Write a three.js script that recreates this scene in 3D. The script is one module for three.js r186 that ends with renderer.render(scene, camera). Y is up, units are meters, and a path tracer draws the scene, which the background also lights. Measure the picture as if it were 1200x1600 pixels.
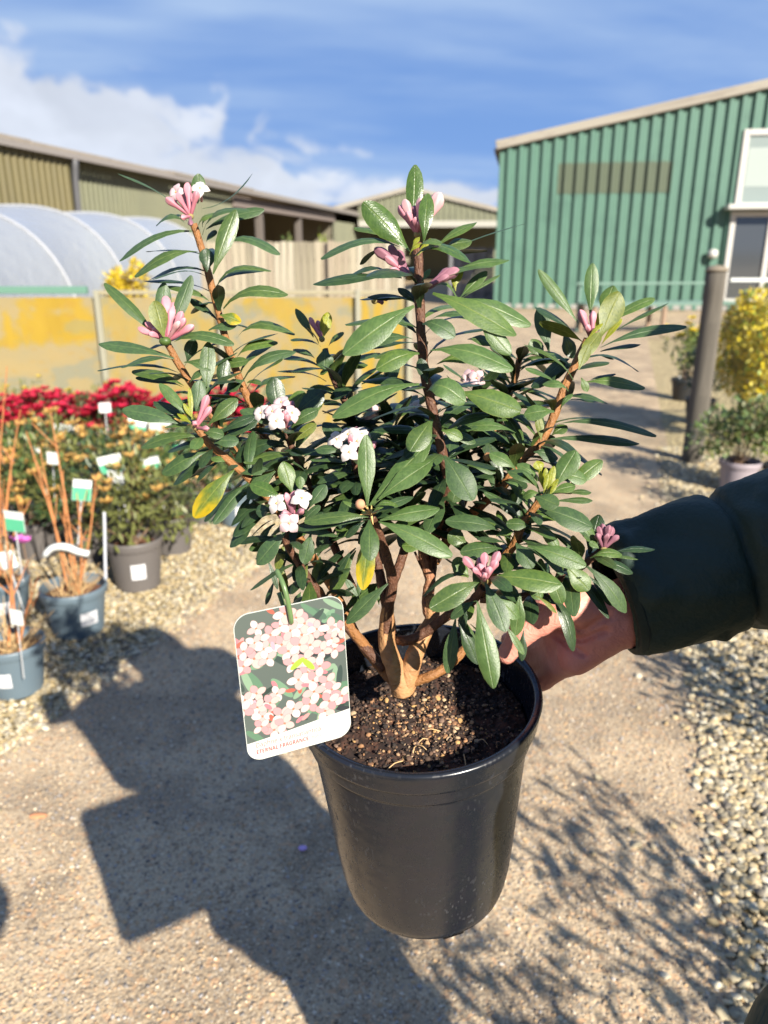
import * as THREE from 'three';
import { mergeGeometries, mergeVertices } from 'three/addons/utils/BufferGeometryUtils.js';
import { RoundedBoxGeometry } from 'three/addons/geometries/RoundedBoxGeometry.js';

// ---------------------------------------------------------------- camera, sky, sun, exposure
const scene = new THREE.Scene();
const H = 1.45, PITCH = 18.6 * Math.PI / 180, F = 1200;      // eye height (m), downward pitch, focal length in photo pixels
const camera = new THREE.PerspectiveCamera(2 * Math.atan(800 / F) * 180 / Math.PI, 768 / 1024, 0.03, 400);
camera.position.set(0, H, 0);
camera.rotation.set(-PITCH, 0, 0);
camera.focus = 0.66;
camera.userData.fStop = 6.3;
scene.add(camera);
const renderer = new THREE.WebGLRenderer({ antialias: true });
renderer.toneMapping = THREE.LinearToneMapping;
renderer.toneMappingExposure = 2.5;
renderer.shadowMap.enabled = true;
const SUN = new THREE.Vector3(Math.sin(31 * Math.PI / 180) * Math.cos(29.5 * Math.PI / 180), Math.sin(29.5 * Math.PI / 180), Math.cos(31 * Math.PI / 180) * Math.cos(29.5 * Math.PI / 180));
const sun = new THREE.DirectionalLight(new THREE.Color(1, 0.93, 0.81), 5);
sun.position.copy(SUN).multiplyScalar(30);
sun.castShadow = true; sun.shadow.radius = 1;
Object.assign(sun.shadow.camera, { left: -20, right: 20, top: 20, bottom: -20, near: 1, far: 80 });
sun.shadow.mapSize.set(4096, 4096);
scene.add(sun); scene.add(sun.target);

// ---------------------------------------------------------------- numbers and noise
let seed = 7;
const rnd = () => { seed |= 0; seed = seed + 0x6D2B79F5 | 0; let t = Math.imul(seed ^ seed >>> 15, 1 | seed); t = t + Math.imul(t ^ t >>> 7, 61 | t) ^ t; return ((t ^ t >>> 14) >>> 0) / 4294967296; };
const rr = (a, b) => a + (b - a) * rnd();
const V = (x, y, z) => new THREE.Vector3(x, y, z);
const clamp = (x, a, b) => Math.min(b, Math.max(a, x));
const lerp = (a, b, t) => a + (b - a) * t;
const smooth = (a, b, x) => { const t = clamp((x - a) / (b - a), 0, 1); return t * t * (3 - 2 * t); };
function h3(x, y, z) { let n = Math.imul(x, 374761393) + Math.imul(y, 668265263) + Math.imul(z, 1440662683) | 0; n = Math.imul(n ^ n >>> 13, 1274126177); return ((n ^ n >>> 16) >>> 0) / 4294967296; }
function noise(x, y, z = 0) {
  const xi = Math.floor(x), yi = Math.floor(y), zi = Math.floor(z); let u = x - xi, v = y - yi, w = z - zi;
  u = u * u * (3 - 2 * u); v = v * v * (3 - 2 * v); w = w * w * (3 - 2 * w);
  const L = (k) => lerp(lerp(h3(xi, yi, zi + k), h3(xi + 1, yi, zi + k), u), lerp(h3(xi, yi + 1, zi + k), h3(xi + 1, yi + 1, zi + k), u), v);
  return lerp(L(0), L(1), w);
}
function fbm(x, y, z = 0, o = 5) { let s = 0, a = 0.5, t = 0; for (let i = 0; i < o; i++) { s += a * noise(x, y, z); t += a; x = x * 2.03 + 11.3; y = y * 2.03 + 5.7; z = z * 2.03 + 3.1; a *= 0.5; } return s / t; }
function tnoise(x, y, p, k = 0) { // noise that tiles after p cells
  const xi = Math.floor(x), yi = Math.floor(y); let u = x - xi, v = y - yi; u = u * u * (3 - 2 * u); v = v * v * (3 - 2 * v);
  const m = (a) => ((a % p) + p) % p;
  return lerp(lerp(h3(m(xi), m(yi), k), h3(m(xi + 1), m(yi), k), u), lerp(h3(m(xi), m(yi + 1), k), h3(m(xi + 1), m(yi + 1), k), u), v);
}
function tfbm(u, v, p, o, k = 0) { let s = 0, a = 0.5, t = 0; for (let i = 0; i < o; i++) { s += a * tnoise(u * p, v * p, p, k + i); t += a; p *= 2; a *= 0.55; } return s / t; }

// ---------------------------------------------------------------- sky: air and clouds only
{
  const W = 2048, HH = 1024, data = new Float32Array(W * HH * 4);
  for (let j = 0; j < HH; j++) {
    const el = ((j + 0.5) / HH - 0.5) * Math.PI, y = Math.sin(el), c = Math.cos(el);
    for (let i = 0; i < W; i++) {
      const az = ((i + 0.5) / W - 0.5) * 2 * Math.PI, x = Math.cos(az) * c, z = Math.sin(az) * c;
      const t = Math.pow(clamp(y, 0, 1), 0.42);
      let r = lerp(0.44, 0.030, t), g = lerp(0.74, 0.185, t), b = lerp(1.28, 0.71, t);
      if (y > -0.02) {
        const k = 1 / (Math.max(y, 0) + 0.16), px = x * k, pz = z * k;
        const wx = px + 0.35 * fbm(px * 1.3, pz * 1.3, 6.6, 3), wisp = smooth(0.34, 0.68, fbm(wx * 0.8 + 7.4 + 0.35 * pz, pz * 1.9 + 2.5, 1.7, 6));
        const streak = fbm(px * 2.5 + 9, pz * 8 + px * 1.2, 4.2, 5);
        let cl = clamp(0.05 + 0.9 * wisp * (0.1 + 1.2 * streak), 0, 1) * 0.8;
        // one heap of cumulus low in the sky ahead and to the left, others around the horizon
        const hd = Math.atan2(x, -z) * 180 / Math.PI, ed = el * 180 / Math.PI;
        const bank = [[-27, 9.0, 10, 5.0], [-18, 7.6, 9, 4.0], [-38, 9, 10, 5], [-12, 4.5, 11, 3.4], [4, 3.5, 9, 2.2], [60, 9, 16, 5], [120, 12, 20, 6], [-95, 10, 22, 6], [180, 8, 24, 5]];
        let m = -1; for (const [a, e, wa, we] of bank) { let dA = Math.abs(hd - a); if (dA > 180) dA = 360 - dA; m = Math.max(m, 1 - Math.hypot(dA / wa, (ed - e) / we)); }
        const wpx = 2.2 * (fbm(hd * 0.25, ed * 0.4, 5.1, 4) - 0.5), wpy = 2.2 * (fbm(hd * 0.25 + 9, ed * 0.4, 7.7, 4) - 0.5), puff = fbm(hd * 0.21 + 20 + wpx, ed * 0.36 + wpy, 8.3, 7);
        const cu = smooth(0.06, 0.44, m * 1.1 + (puff - 0.53) * 2.0);
        r = lerp(r, 0.66, cl); g = lerp(g, 0.87, cl); b = lerp(b, 1.20, cl);
        const body = 0.74 + 0.42 * fbm(hd * 0.30 + 4 + wpx, ed * 0.5 + 7 + wpy, 2.2, 6);
        r = lerp(r, 1.10 * body, cu * 0.86); g = lerp(g, 1.16 * body, cu * 0.86); b = lerp(b, 1.28 * body, cu * 0.86);
      } else { r = 0.28; g = 0.27; b = 0.25; }
      const o = 4 * (j * W + i); data[o] = r; data[o + 1] = g; data[o + 2] = b; data[o + 3] = 1;
    }
  }
  const sky = new THREE.DataTexture(data, W, HH, THREE.RGBAFormat, THREE.FloatType);
  sky.mapping = THREE.EquirectangularReflectionMapping; sky.minFilter = sky.magFilter = THREE.LinearFilter; sky.wrapS = THREE.RepeatWrapping; sky.needsUpdate = true;
  scene.background = sky; scene.environment = sky; scene.backgroundIntensity = 0.30; scene.environmentIntensity = 0.30;
}

// ---------------------------------------------------------------- surveying: where a sight line from the standpoint meets a depth, a height or an upright plane
const CP = Math.cos(PITCH), SP = Math.sin(PITCH);
const ray = (px, py) => { const x = (px - 600) / F, y = (800 - py) / F; return V(x, y * CP - SP, -(CP + y * SP)); };
const eye = V(0, H, 0);
const P = (px, py, d) => ray(px, py).multiplyScalar(d).add(eye);
const atY = (px, py, y = 0) => { const r = ray(px, py); return r.multiplyScalar((y - H) / r.y).add(eye); };
const atZ = (px, py, z) => { const r = ray(px, py); return r.multiplyScalar(z / r.z).add(eye); };
const onPlane = (px, py, p, n) => { const r = ray(px, py); return r.multiplyScalar(p.clone().sub(eye).dot(n) / r.dot(n)).add(eye); };

// ---------------------------------------------------------------- naming
const taken = {};
const numbered = (n) => { const k = taken[n] = (taken[n] ?? -1) + 1; return k ? `${n}_${String(k).padStart(3, '0')}` : n; };
function tag(o, label, category, group) { o.userData.label = label; if (category) o.userData.category = category; if (group) o.userData.group = group; return o; }
function put(o) { o.castShadow = o.receiveShadow = true; return o; }
function thing(name, label, category, pos = [0, 0, 0], turn = 0, group) {
  const o = new THREE.Group(); o.name = numbered(name); scene.add(o); o.position.set(...pos); o.rotation.y = turn; return tag(o, label, category, group);
}
function part(name, geo, mat, parent) { const m = put(new THREE.Mesh(geo, mat)); m.name = name; parent.add(m); return m; }
function structure(name, geo, mat) { const m = put(new THREE.Mesh(geo, mat)); m.name = numbered(name); m.userData.kind = 'structure'; scene.add(m); return m; }
function single(name, geo, mat, label, category, group) { const m = put(new THREE.Mesh(geo, mat)); m.name = numbered(name); scene.add(m); return tag(m, label, category, group); }

// ---------------------------------------------------------------- textures and materials
function tex(w, h, fn, color = true, rep = null) {
  const d = new Uint8Array(w * h * 4);
  for (let j = 0; j < h; j++) for (let i = 0; i < w; i++) { const c = fn((i + 0.5) / w, (j + 0.5) / h), o = 4 * (j * w + i); for (let k = 0; k < 3; k++) d[o + k] = clamp(c[k], 0, 1) * 255; d[o + 3] = 255; }
  const t = new THREE.DataTexture(d, w, h); t.magFilter = THREE.LinearFilter; t.minFilter = THREE.LinearMipmapLinearFilter; t.generateMipmaps = true; t.wrapS = t.wrapT = THREE.RepeatWrapping;
  if (color) t.colorSpace = THREE.SRGBColorSpace; if (rep) t.repeat.set(...rep); t.needsUpdate = true; return t;
}
const grey = (w, h, fn, rep) => tex(w, h, (u, v) => { const g = fn(u, v); return [g, g, g]; }, false, rep);
const lin = (r, g, b) => new THREE.Color().setRGB(r, g, b);
const std = (o) => new THREE.MeshStandardMaterial(o);
const phys = (o) => new THREE.MeshPhysicalMaterial(o);
const mix3 = (a, b, t) => [lerp(a[0], b[0], t), lerp(a[1], b[1], t), lerp(a[2], b[2], t)];

// ---------------------------------------------------------------- geometry helpers
function box(w, h, d, x = 0, y = 0, z = 0, r = 0) { const g = r ? new RoundedBoxGeometry(w, h, d, 1, r) : new THREE.BoxGeometry(w, h, d); g.translate(x, y, z); return g; }
function merge(list) { return mergeGeometries(list.map((g) => { const q = g.index ? g.toNonIndexed() : g; for (const k of Object.keys(q.attributes)) if (!['position', 'normal', 'uv'].includes(k)) q.deleteAttribute(k); return q; })); }
function tube(pts, radii, sides = 8, segs = null) { // tapered tube along points
  const curve = new THREE.CatmullRomCurve3(pts, false, 'centripetal'), n = segs ?? Math.max(4, pts.length * 5), fr = curve.computeFrenetFrames(n, false), pos = [], uv = [], idx = [];
  const len = curve.getLength();
  for (let i = 0; i <= n; i++) {
    const t = i / n, c = curve.getPointAt(t), f = t * (radii.length - 1), a = Math.floor(f), r = lerp(radii[a], radii[Math.min(a + 1, radii.length - 1)], f - a);
    for (let k = 0; k <= sides; k++) { const q = k / sides * Math.PI * 2; const p = c.clone().addScaledVector(fr.normals[i], Math.cos(q) * r).addScaledVector(fr.binormals[i], Math.sin(q) * r); pos.push(p.x, p.y, p.z); uv.push(k / sides, t * len * 20); }
  }
  for (let i = 0; i < n; i++) for (let k = 0; k < sides; k++) { const a = i * (sides + 1) + k, b = a + sides + 1; idx.push(a, b, a + 1, b, b + 1, a + 1); }
  const cap = (i, flip) => { const c = curve.getPointAt(i / n), o = pos.length / 3; pos.push(c.x, c.y, c.z); uv.push(0.5, 0); for (let k = 0; k < sides; k++) { const a = i * (sides + 1) + k; flip ? idx.push(o, a + 1, a) : idx.push(o, a, a + 1); } };
  cap(0, false); cap(n, true);
  const g = new THREE.BufferGeometry(); g.setAttribute('position', new THREE.Float32BufferAttribute(pos, 3)); g.setAttribute('uv', new THREE.Float32BufferAttribute(uv, 2)); g.setIndex(idx); g.computeVertexNormals(); return g;
}
function lathe(profile, n = 40) { return new THREE.LatheGeometry(profile.map(([r, y]) => new THREE.Vector2(r, y)), n); }
function quadSheet(pts, y) { // flat polygon on the ground, uv in metres
  const s = new THREE.Shape(pts.map(([x, z]) => new THREE.Vector2(x, -z))), g = new THREE.ShapeGeometry(s); g.rotateX(-Math.PI / 2); g.translate(0, y, 0);
  const p = g.attributes.position, uv = []; for (let i = 0; i < p.count; i++) uv.push(p.getX(i), -p.getZ(i)); g.setAttribute('uv', new THREE.Float32BufferAttribute(uv, 2)); return g;
}
// closed surface of a distance field on a grid (surface nets)
function surface(f, lo, hi, cell) {
  const nx = Math.ceil((hi[0] - lo[0]) / cell) + 1, ny = Math.ceil((hi[1] - lo[1]) / cell) + 1, nz = Math.ceil((hi[2] - lo[2]) / cell) + 1, D = new Float32Array(nx * ny * nz);
  const id = (i, j, k) => i + nx * (j + ny * k);
  for (let k = 0; k < nz; k++) for (let j = 0; j < ny; j++) for (let i = 0; i < nx; i++) D[id(i, j, k)] = f(lo[0] + i * cell, lo[1] + j * cell, lo[2] + k * cell);
  const vid = new Int32Array(nx * ny * nz).fill(-1), pos = [], idx = [];
  for (let k = 0; k < nz - 1; k++) for (let j = 0; j < ny - 1; j++) for (let i = 0; i < nx - 1; i++) {
    let sx = 0, sy = 0, sz = 0, n = 0, m = 0; const q = [];
    for (let c = 0; c < 8; c++) { const v = D[id(i + (c & 1), j + (c >> 1 & 1), k + (c >> 2))]; q.push(v); if (v < 0) m |= 1 << c; }
    if (m === 0 || m === 255) continue;
    for (let a = 0; a < 8; a++) for (const s of [1, 2, 4]) { if (a & s) continue; const b = a | s; if ((q[a] < 0) === (q[b] < 0)) continue; const t = q[a] / (q[a] - q[b]); sx += (a & 1) + (s === 1 ? t : 0); sy += (a >> 1 & 1) + (s === 2 ? t : 0); sz += (a >> 2) + (s === 4 ? t : 0); n++; }
    vid[id(i, j, k)] = pos.length / 3; pos.push(lo[0] + (i + sx / n) * cell, lo[1] + (j + sy / n) * cell, lo[2] + (k + sz / n) * cell);
  }
  const quad = (a, b, c, d, flip) => { if (a < 0 || b < 0 || c < 0 || d < 0) return; flip ? idx.push(a, c, b, a, d, c) : idx.push(a, b, c, a, c, d); };
  for (let k = 1; k < nz - 1; k++) for (let j = 1; j < ny - 1; j++) for (let i = 1; i < nx - 1; i++) {
    const s = D[id(i, j, k)] < 0;
    if (s !== D[id(i + 1, j, k)] < 0) quad(vid[id(i, j - 1, k - 1)], vid[id(i, j, k - 1)], vid[id(i, j, k)], vid[id(i, j - 1, k)], !s);
    if (s !== D[id(i, j + 1, k)] < 0) quad(vid[id(i - 1, j, k - 1)], vid[id(i - 1, j, k)], vid[id(i, j, k)], vid[id(i, j, k - 1)], !s);
    if (s !== D[id(i, j, k + 1)] < 0) quad(vid[id(i - 1, j - 1, k)], vid[id(i, j - 1, k)], vid[id(i, j, k)], vid[id(i - 1, j, k)], !s);
  }
  const g = new THREE.BufferGeometry(); g.setAttribute('position', new THREE.Float32BufferAttribute(pos, 3)); g.setIndex(idx); g.computeVertexNormals();
  const uv = new Float32Array(pos.length / 3 * 2); for (let i = 0; i < uv.length / 2; i++) { uv[2 * i] = pos[3 * i] + pos[3 * i + 2]; uv[2 * i + 1] = pos[3 * i + 1]; } g.setAttribute('uv', new THREE.BufferAttribute(uv, 2)); return g;
}
function bones(list, k) { // list of [a(Vector3), ra, b, rb, squash?] joined smoothly
  const B = list.map(([a, ra, b, rb]) => { const dx = b.x - a.x, dy = b.y - a.y, dz = b.z - a.z; return [a.x, a.y, a.z, ra, dx, dy, dz, rb, Math.max(1e-9, dx * dx + dy * dy + dz * dz)]; });
  return (x, y, z) => { let d = 9; for (const c of B) { const px = x - c[0], py = y - c[1], pz = z - c[2]; let h = (px * c[4] + py * c[5] + pz * c[6]) / c[8]; h = h < 0 ? 0 : h > 1 ? 1 : h; const qx = px - h * c[4], qy = py - h * c[5], qz = pz - h * c[6]; const e = Math.sqrt(qx * qx + qy * qy + qz * qz) - c[3] - h * (c[7] - c[3]); const m = Math.max(k - Math.abs(d - e), 0) / k; d = Math.min(d, e) - m * m * k * 0.25; } return d; };
}

// ================================================================ THE SETTING
// ---- ground, path, gravel
const gritTex = tex(1024, 1024, (u, v) => {
  const a = tfbm(u, v, 8, 6, 3), b = tnoise(u * 220, v * 220, 220, 9), c = tnoise(u * 430, v * 430, 430, 10), s = tnoise(u * 130, v * 130, 130, 21);
  let q = mix3([0.56, 0.49, 0.395], [0.69, 0.605, 0.485], smooth(0.3, 0.7, a)); q = mix3(q, [0.48, 0.415, 0.325], 0.6 * smooth(0.55, 0.75, tfbm(u, v, 3, 4, 77)));
  q = mix3(q, [0.38, 0.325, 0.26], 0.55 * smooth(0.6, 0.85, b)); q = mix3(q, [0.83, 0.77, 0.67], 0.6 * smooth(0.66, 0.9, c)); q = mix3(q, [0.74, 0.56, 0.40], 0.5 * smooth(0.7, 0.9, s)); q = mix3(q, [0.50, 0.48, 0.45], 0.5 * smooth(0.78, 0.92, tnoise(u * 170, v * 170, 170, 33)));
  return q;
}, true, [1 / 1.3, 1 / 1.3]);
const gritBump = grey(1024, 1024, (u, v) => 0.55 * tnoise(u * 200, v * 200, 200, 9) + 0.3 * tnoise(u * 410, v * 410, 410, 10) + 0.15 * tfbm(u, v, 16, 3, 5), [1 / 1.3, 1 / 1.3]);
const farTex = tex(512, 512, (u, v) => mix3([0.52, 0.45, 0.35], [0.62, 0.54, 0.42], tfbm(u, v, 8, 6, 40)), true, [1 / 3, 1 / 3]);
const bedTex = tex(1024, 1024, (u, v) => { const a = tnoise(u * 90, v * 90, 90, 51), b = tnoise(u * 180, v * 180, 180, 52), c = tfbm(u, v, 8, 4, 55); return mix3(mix3([0.42, 0.37, 0.26], [0.72, 0.65, 0.49], smooth(0.25, 0.7, 0.6 * a + 0.4 * b)), [0.64, 0.57, 0.42], 0.4 * c); }, true, [1 / 1.4, 1 / 1.4]);
const bedBump = grey(512, 512, (u, v) => tnoise(u * 90, v * 90, 90, 51), [1 / 1.4, 1 / 1.4]);
const mPath = std({ map: gritTex, bumpMap: gritBump, bumpScale: 0.004, roughness: 0.92 });
const mFar = std({ map: farTex, roughness: 0.95 });
const mBed = std({ map: bedTex, bumpMap: bedBump, bumpScale: 0.012, roughness: 0.9 });
structure('ground', quadSheet([[-150, 60], [150, 60], [150, -300], [-150, -300]], -0.012), mFar);
const L0 = atY(60, 1120), L1 = atY(390, 880), R0 = atY(1110, 1100), R1 = atY(1050, 750);
const edge = (a, b, z) => a.x + (b.x - a.x) * (z - a.z) / (b.z - a.z);
const leftX = (z) => edge(L0, L1, z), rightX = (z) => edge(R0, R1, z);
{
  const zs = []; for (let z = 3; z > -7; z -= 0.12) zs.push(z);
  const wob = (z, k) => (fbm(z * 2.2, k, 0, 4) - 0.5) * 0.06;
  const lft = zs.map((z) => [leftX(z) + wob(z, 3), z]), rgt = zs.map((z) => [rightX(z) + wob(z, 9), z]);
  structure('path', quadSheet([...lft, [-4.5, -7.2], [-4.5, -21], [14, -21], [rightX(-14), -14], ...rgt.reverse()], 0), mPath);
  structure('gravel_bed', quadSheet([[-9, 3], [leftX(3) + 0.1, 3], [leftX(-7) + 0.1, -7], [-9, -7]], -0.004), mBed);
  structure('gravel_bed', quadSheet([[rightX(3) - 0.1, 3], [7, 3], [7, -14], [rightX(-14) - 0.1, -14]], -0.005), mBed);
}
function scatter(name, count, place, geo, mat, colours) {
  const im = new THREE.InstancedMesh(geo, mat, count), m = new THREE.Matrix4(), q = new THREE.Quaternion(), e = new THREE.Euler(), c = new THREE.Color();
  for (let i = 0; i < count; i++) {
    const [p, s] = place(); e.set(rr(-0.5, 0.5), rr(0, 6.3), rr(-0.5, 0.5)); q.setFromEuler(e);
    m.compose(p, q, V(s * rr(0.7, 1.35), s * rr(0.45, 0.8), s * rr(0.7, 1.2))); im.setMatrixAt(i, m);
    const k = colours[Math.floor(rnd() * colours.length)], l = rr(0.8, 1.15); c.setRGB(k[0] * l, k[1] * l, k[2] * l); im.setColorAt(i, c);
  }
  im.name = numbered(name); im.userData.kind = 'stuff'; put(im); return im;
}
function pebble(detail, sd) { const g = mergeVertices(new THREE.IcosahedronGeometry(1, detail).deleteAttribute('normal').deleteAttribute('uv')), p = g.attributes.position; for (let i = 0; i < p.count; i++) { const k = 0.78 + 0.4 * h3(i, sd, 5); p.setXYZ(i, p.getX(i) * k, p.getY(i) * k, p.getZ(i) * k); } g.computeVertexNormals(); return g; }
const mStone = std({ color: 0xffffff, roughness: 0.85 });
const cream = [[0.38, 0.30, 0.17], [0.43, 0.36, 0.23], [0.32, 0.26, 0.16], [0.47, 0.42, 0.31], [0.25, 0.21, 0.14], [0.36, 0.27, 0.14], [0.18, 0.155, 0.12]];
const earth = [[0.34, 0.25, 0.155], [0.42, 0.325, 0.21], [0.26, 0.19, 0.125], [0.50, 0.42, 0.31], [0.17, 0.15, 0.13], [0.42, 0.28, 0.15], [0.32, 0.29, 0.26]];
const gm = pebble(1, 3);
const bedL = scatter('gravel', 30000, () => { const z = -0.9 - 5.6 * Math.pow(rnd(), 0.9), x = leftX(z) + 0.05 - 1.9 * Math.pow(rnd(), 1.4) + (rnd() < 0.012 ? rr(0, 0.2) : 0) + rr(-0.04, 0.04); return [V(x, 0.002, z), rr(0.005, 0.011)]; }, gm, mStone, cream);
tag(bedL, 'pale cream gravel bed edging the path on the polytunnel side', 'gravel'); scene.add(bedL);
const bedR = scatter('gravel', 26000, () => { const z = -0.9 - 5 * Math.pow(rnd(), 1.2), x = rightX(z) - 0.04 + 1.2 * Math.pow(rnd(), 1.2) - (rnd() < 0.03 ? rr(0, 0.3) : 0) + rr(-0.05, 0.05); return [V(x, 0.003, z), rr(0.006, 0.0135)]; }, gm, mStone, cream);
tag(bedR, 'coarse cream gravel strip beside the path under the sleeve', 'gravel'); scene.add(bedR);
const chips = scatter('loose_grit', 36000, () => { const z = -0.95 - 2.9 * Math.pow(rnd(), 1.25), a = leftX(z), b = rightX(z); return [V(lerp(a, b, rnd()), 0.0005, z), 0.0014 + 0.0044 * Math.pow(rnd(), 2.4)]; }, pebble(0, 8), mStone, earth);
tag(chips, 'loose fine grit on the brown path', 'grit'); scene.add(chips);
{ // few fallen bits on the path
  const fl = std({ color: lin(0.45, 0.3, 0.55), roughness: 0.7 }), g = new THREE.SphereGeometry(0.012, 8, 6); g.scale(1, 0.35, 0.8);
  const p = atY(473, 1328); const m = single('fallen_petal', g, fl, 'small lilac petal lying on the shaded path', 'petal'); m.position.set(p.x, 0.006, p.z);
  const g2 = new THREE.SphereGeometry(0.02, 8, 6); g2.scale(1.3, 0.2, 0.6); const p2 = atY(60, 1277); const m2 = single('fallen_leaf', g2, std({ color: lin(0.5, 0.22, 0.1), roughness: 0.8 }), 'orange brown dead leaf lying on the sunlit path', 'leaf'); m2.position.set(p2.x, 0.006, p2.z);
}

// ---- corrugated sheet walls: columns of a ribbed profile from bottom(s) to top(s), along direction dir, ribs standing out along nrm
function ribbed(o, dir, nrm, s0, s1, pitch, depth, bottom, top, shape = 'box') {
  const cols = []; const prof = shape === 'box' ? [[0, 0], [0.46, 0], [0.56, 1], [0.90, 1]] : [[0, 0.5], [0.17, 0.93], [0.33, 0.93], [0.5, 0.5], [0.67, 0.07], [0.83, 0.07]];
  for (let s = s0; s < s1; s += pitch) for (const [f, k] of prof) { const q = s + f * pitch; if (q < s1) cols.push([q, k * depth]); }
  cols.push([s1, 0]);
  const pos = [], idx = [], uv = [];
  for (let i = 0; i < cols.length - 1; i++) {
    for (const [s, k] of [cols[i], cols[i + 1]]) for (const y of [bottom(s), top(s)]) { const p = o.clone().addScaledVector(dir, s).addScaledVector(nrm, k); pos.push(p.x, y, p.z); uv.push(s, y); }
    const a = i * 4; idx.push(a, a + 2, a + 1, a + 1, a + 2, a + 3);
  }
  const g = new THREE.BufferGeometry(); g.setAttribute('position', new THREE.Float32BufferAttribute(pos, 3)); g.setAttribute('uv', new THREE.Float32BufferAttribute(uv, 2)); g.setIndex(idx); g.computeVertexNormals(); return g;
}
function beam(a, b, w, h, nrm) { // box section between two points, w along nrm, h across
  const d = b.clone().sub(a), L = d.length(), x = d.clone().normalize(), z = nrm.clone().addScaledVector(x, -nrm.dot(x)).normalize(), y = z.clone().cross(x);
  const g = new RoundedBoxGeometry(L, h, w, 1, Math.min(w, h) * 0.12); g.applyMatrix4(new THREE.Matrix4().makeBasis(x, y, z).setPosition(a.clone().add(b).multiplyScalar(0.5))); return g;
}
const weather = (base, dirt, p, k) => tex(512, 512, (u, v) => mix3(mix3(base, dirt, 0.6 * smooth(0.5, 0.8, tfbm(u, v, p, 6, k))), dirt, 0.35 * smooth(0.6, 0.85, tnoise(u * 160, v * 12, 12 * 16, k + 7))), true, [0.25, 0.25]);
const mGreenSheet = std({ map: weather([0.285, 0.415, 0.36], [0.235, 0.355, 0.31], 6, 61), roughness: 0.55 });
const mSignSheet = std({ map: weather([0.275, 0.315, 0.245], [0.25, 0.28, 0.22], 6, 66), roughness: 0.6 });
const mOlive1 = std({ map: weather([0.385, 0.355, 0.235], [0.345, 0.32, 0.225], 5, 71), roughness: 0.6 });
const mOlive2 = std({ map: weather([0.40, 0.405, 0.32], [0.36, 0.365, 0.295], 5, 74), roughness: 0.6 });
const mRoof = std({ map: weather([0.52, 0.49, 0.45], [0.42, 0.39, 0.36], 8, 77), roughness: 0.9 });
const mFascia = std({ map: weather([0.54, 0.515, 0.47], [0.44, 0.41, 0.37], 8, 79), roughness: 0.8 });
const mWhite = std({ color: lin(0.42, 0.41, 0.38), roughness: 0.5 });
const mInner = std({ map: weather([0.42, 0.40, 0.33], [0.36, 0.34, 0.29], 5, 88), roughness: 0.8 });
const mPipe = std({ color: lin(0.06, 0.06, 0.065), roughness: 0.5 });
const mPane = phys({ color: lin(0.05, 0.055, 0.06), roughness: 0.08, metalness: 0, clearcoat: 1, clearcoatRoughness: 0.05 });

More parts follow.
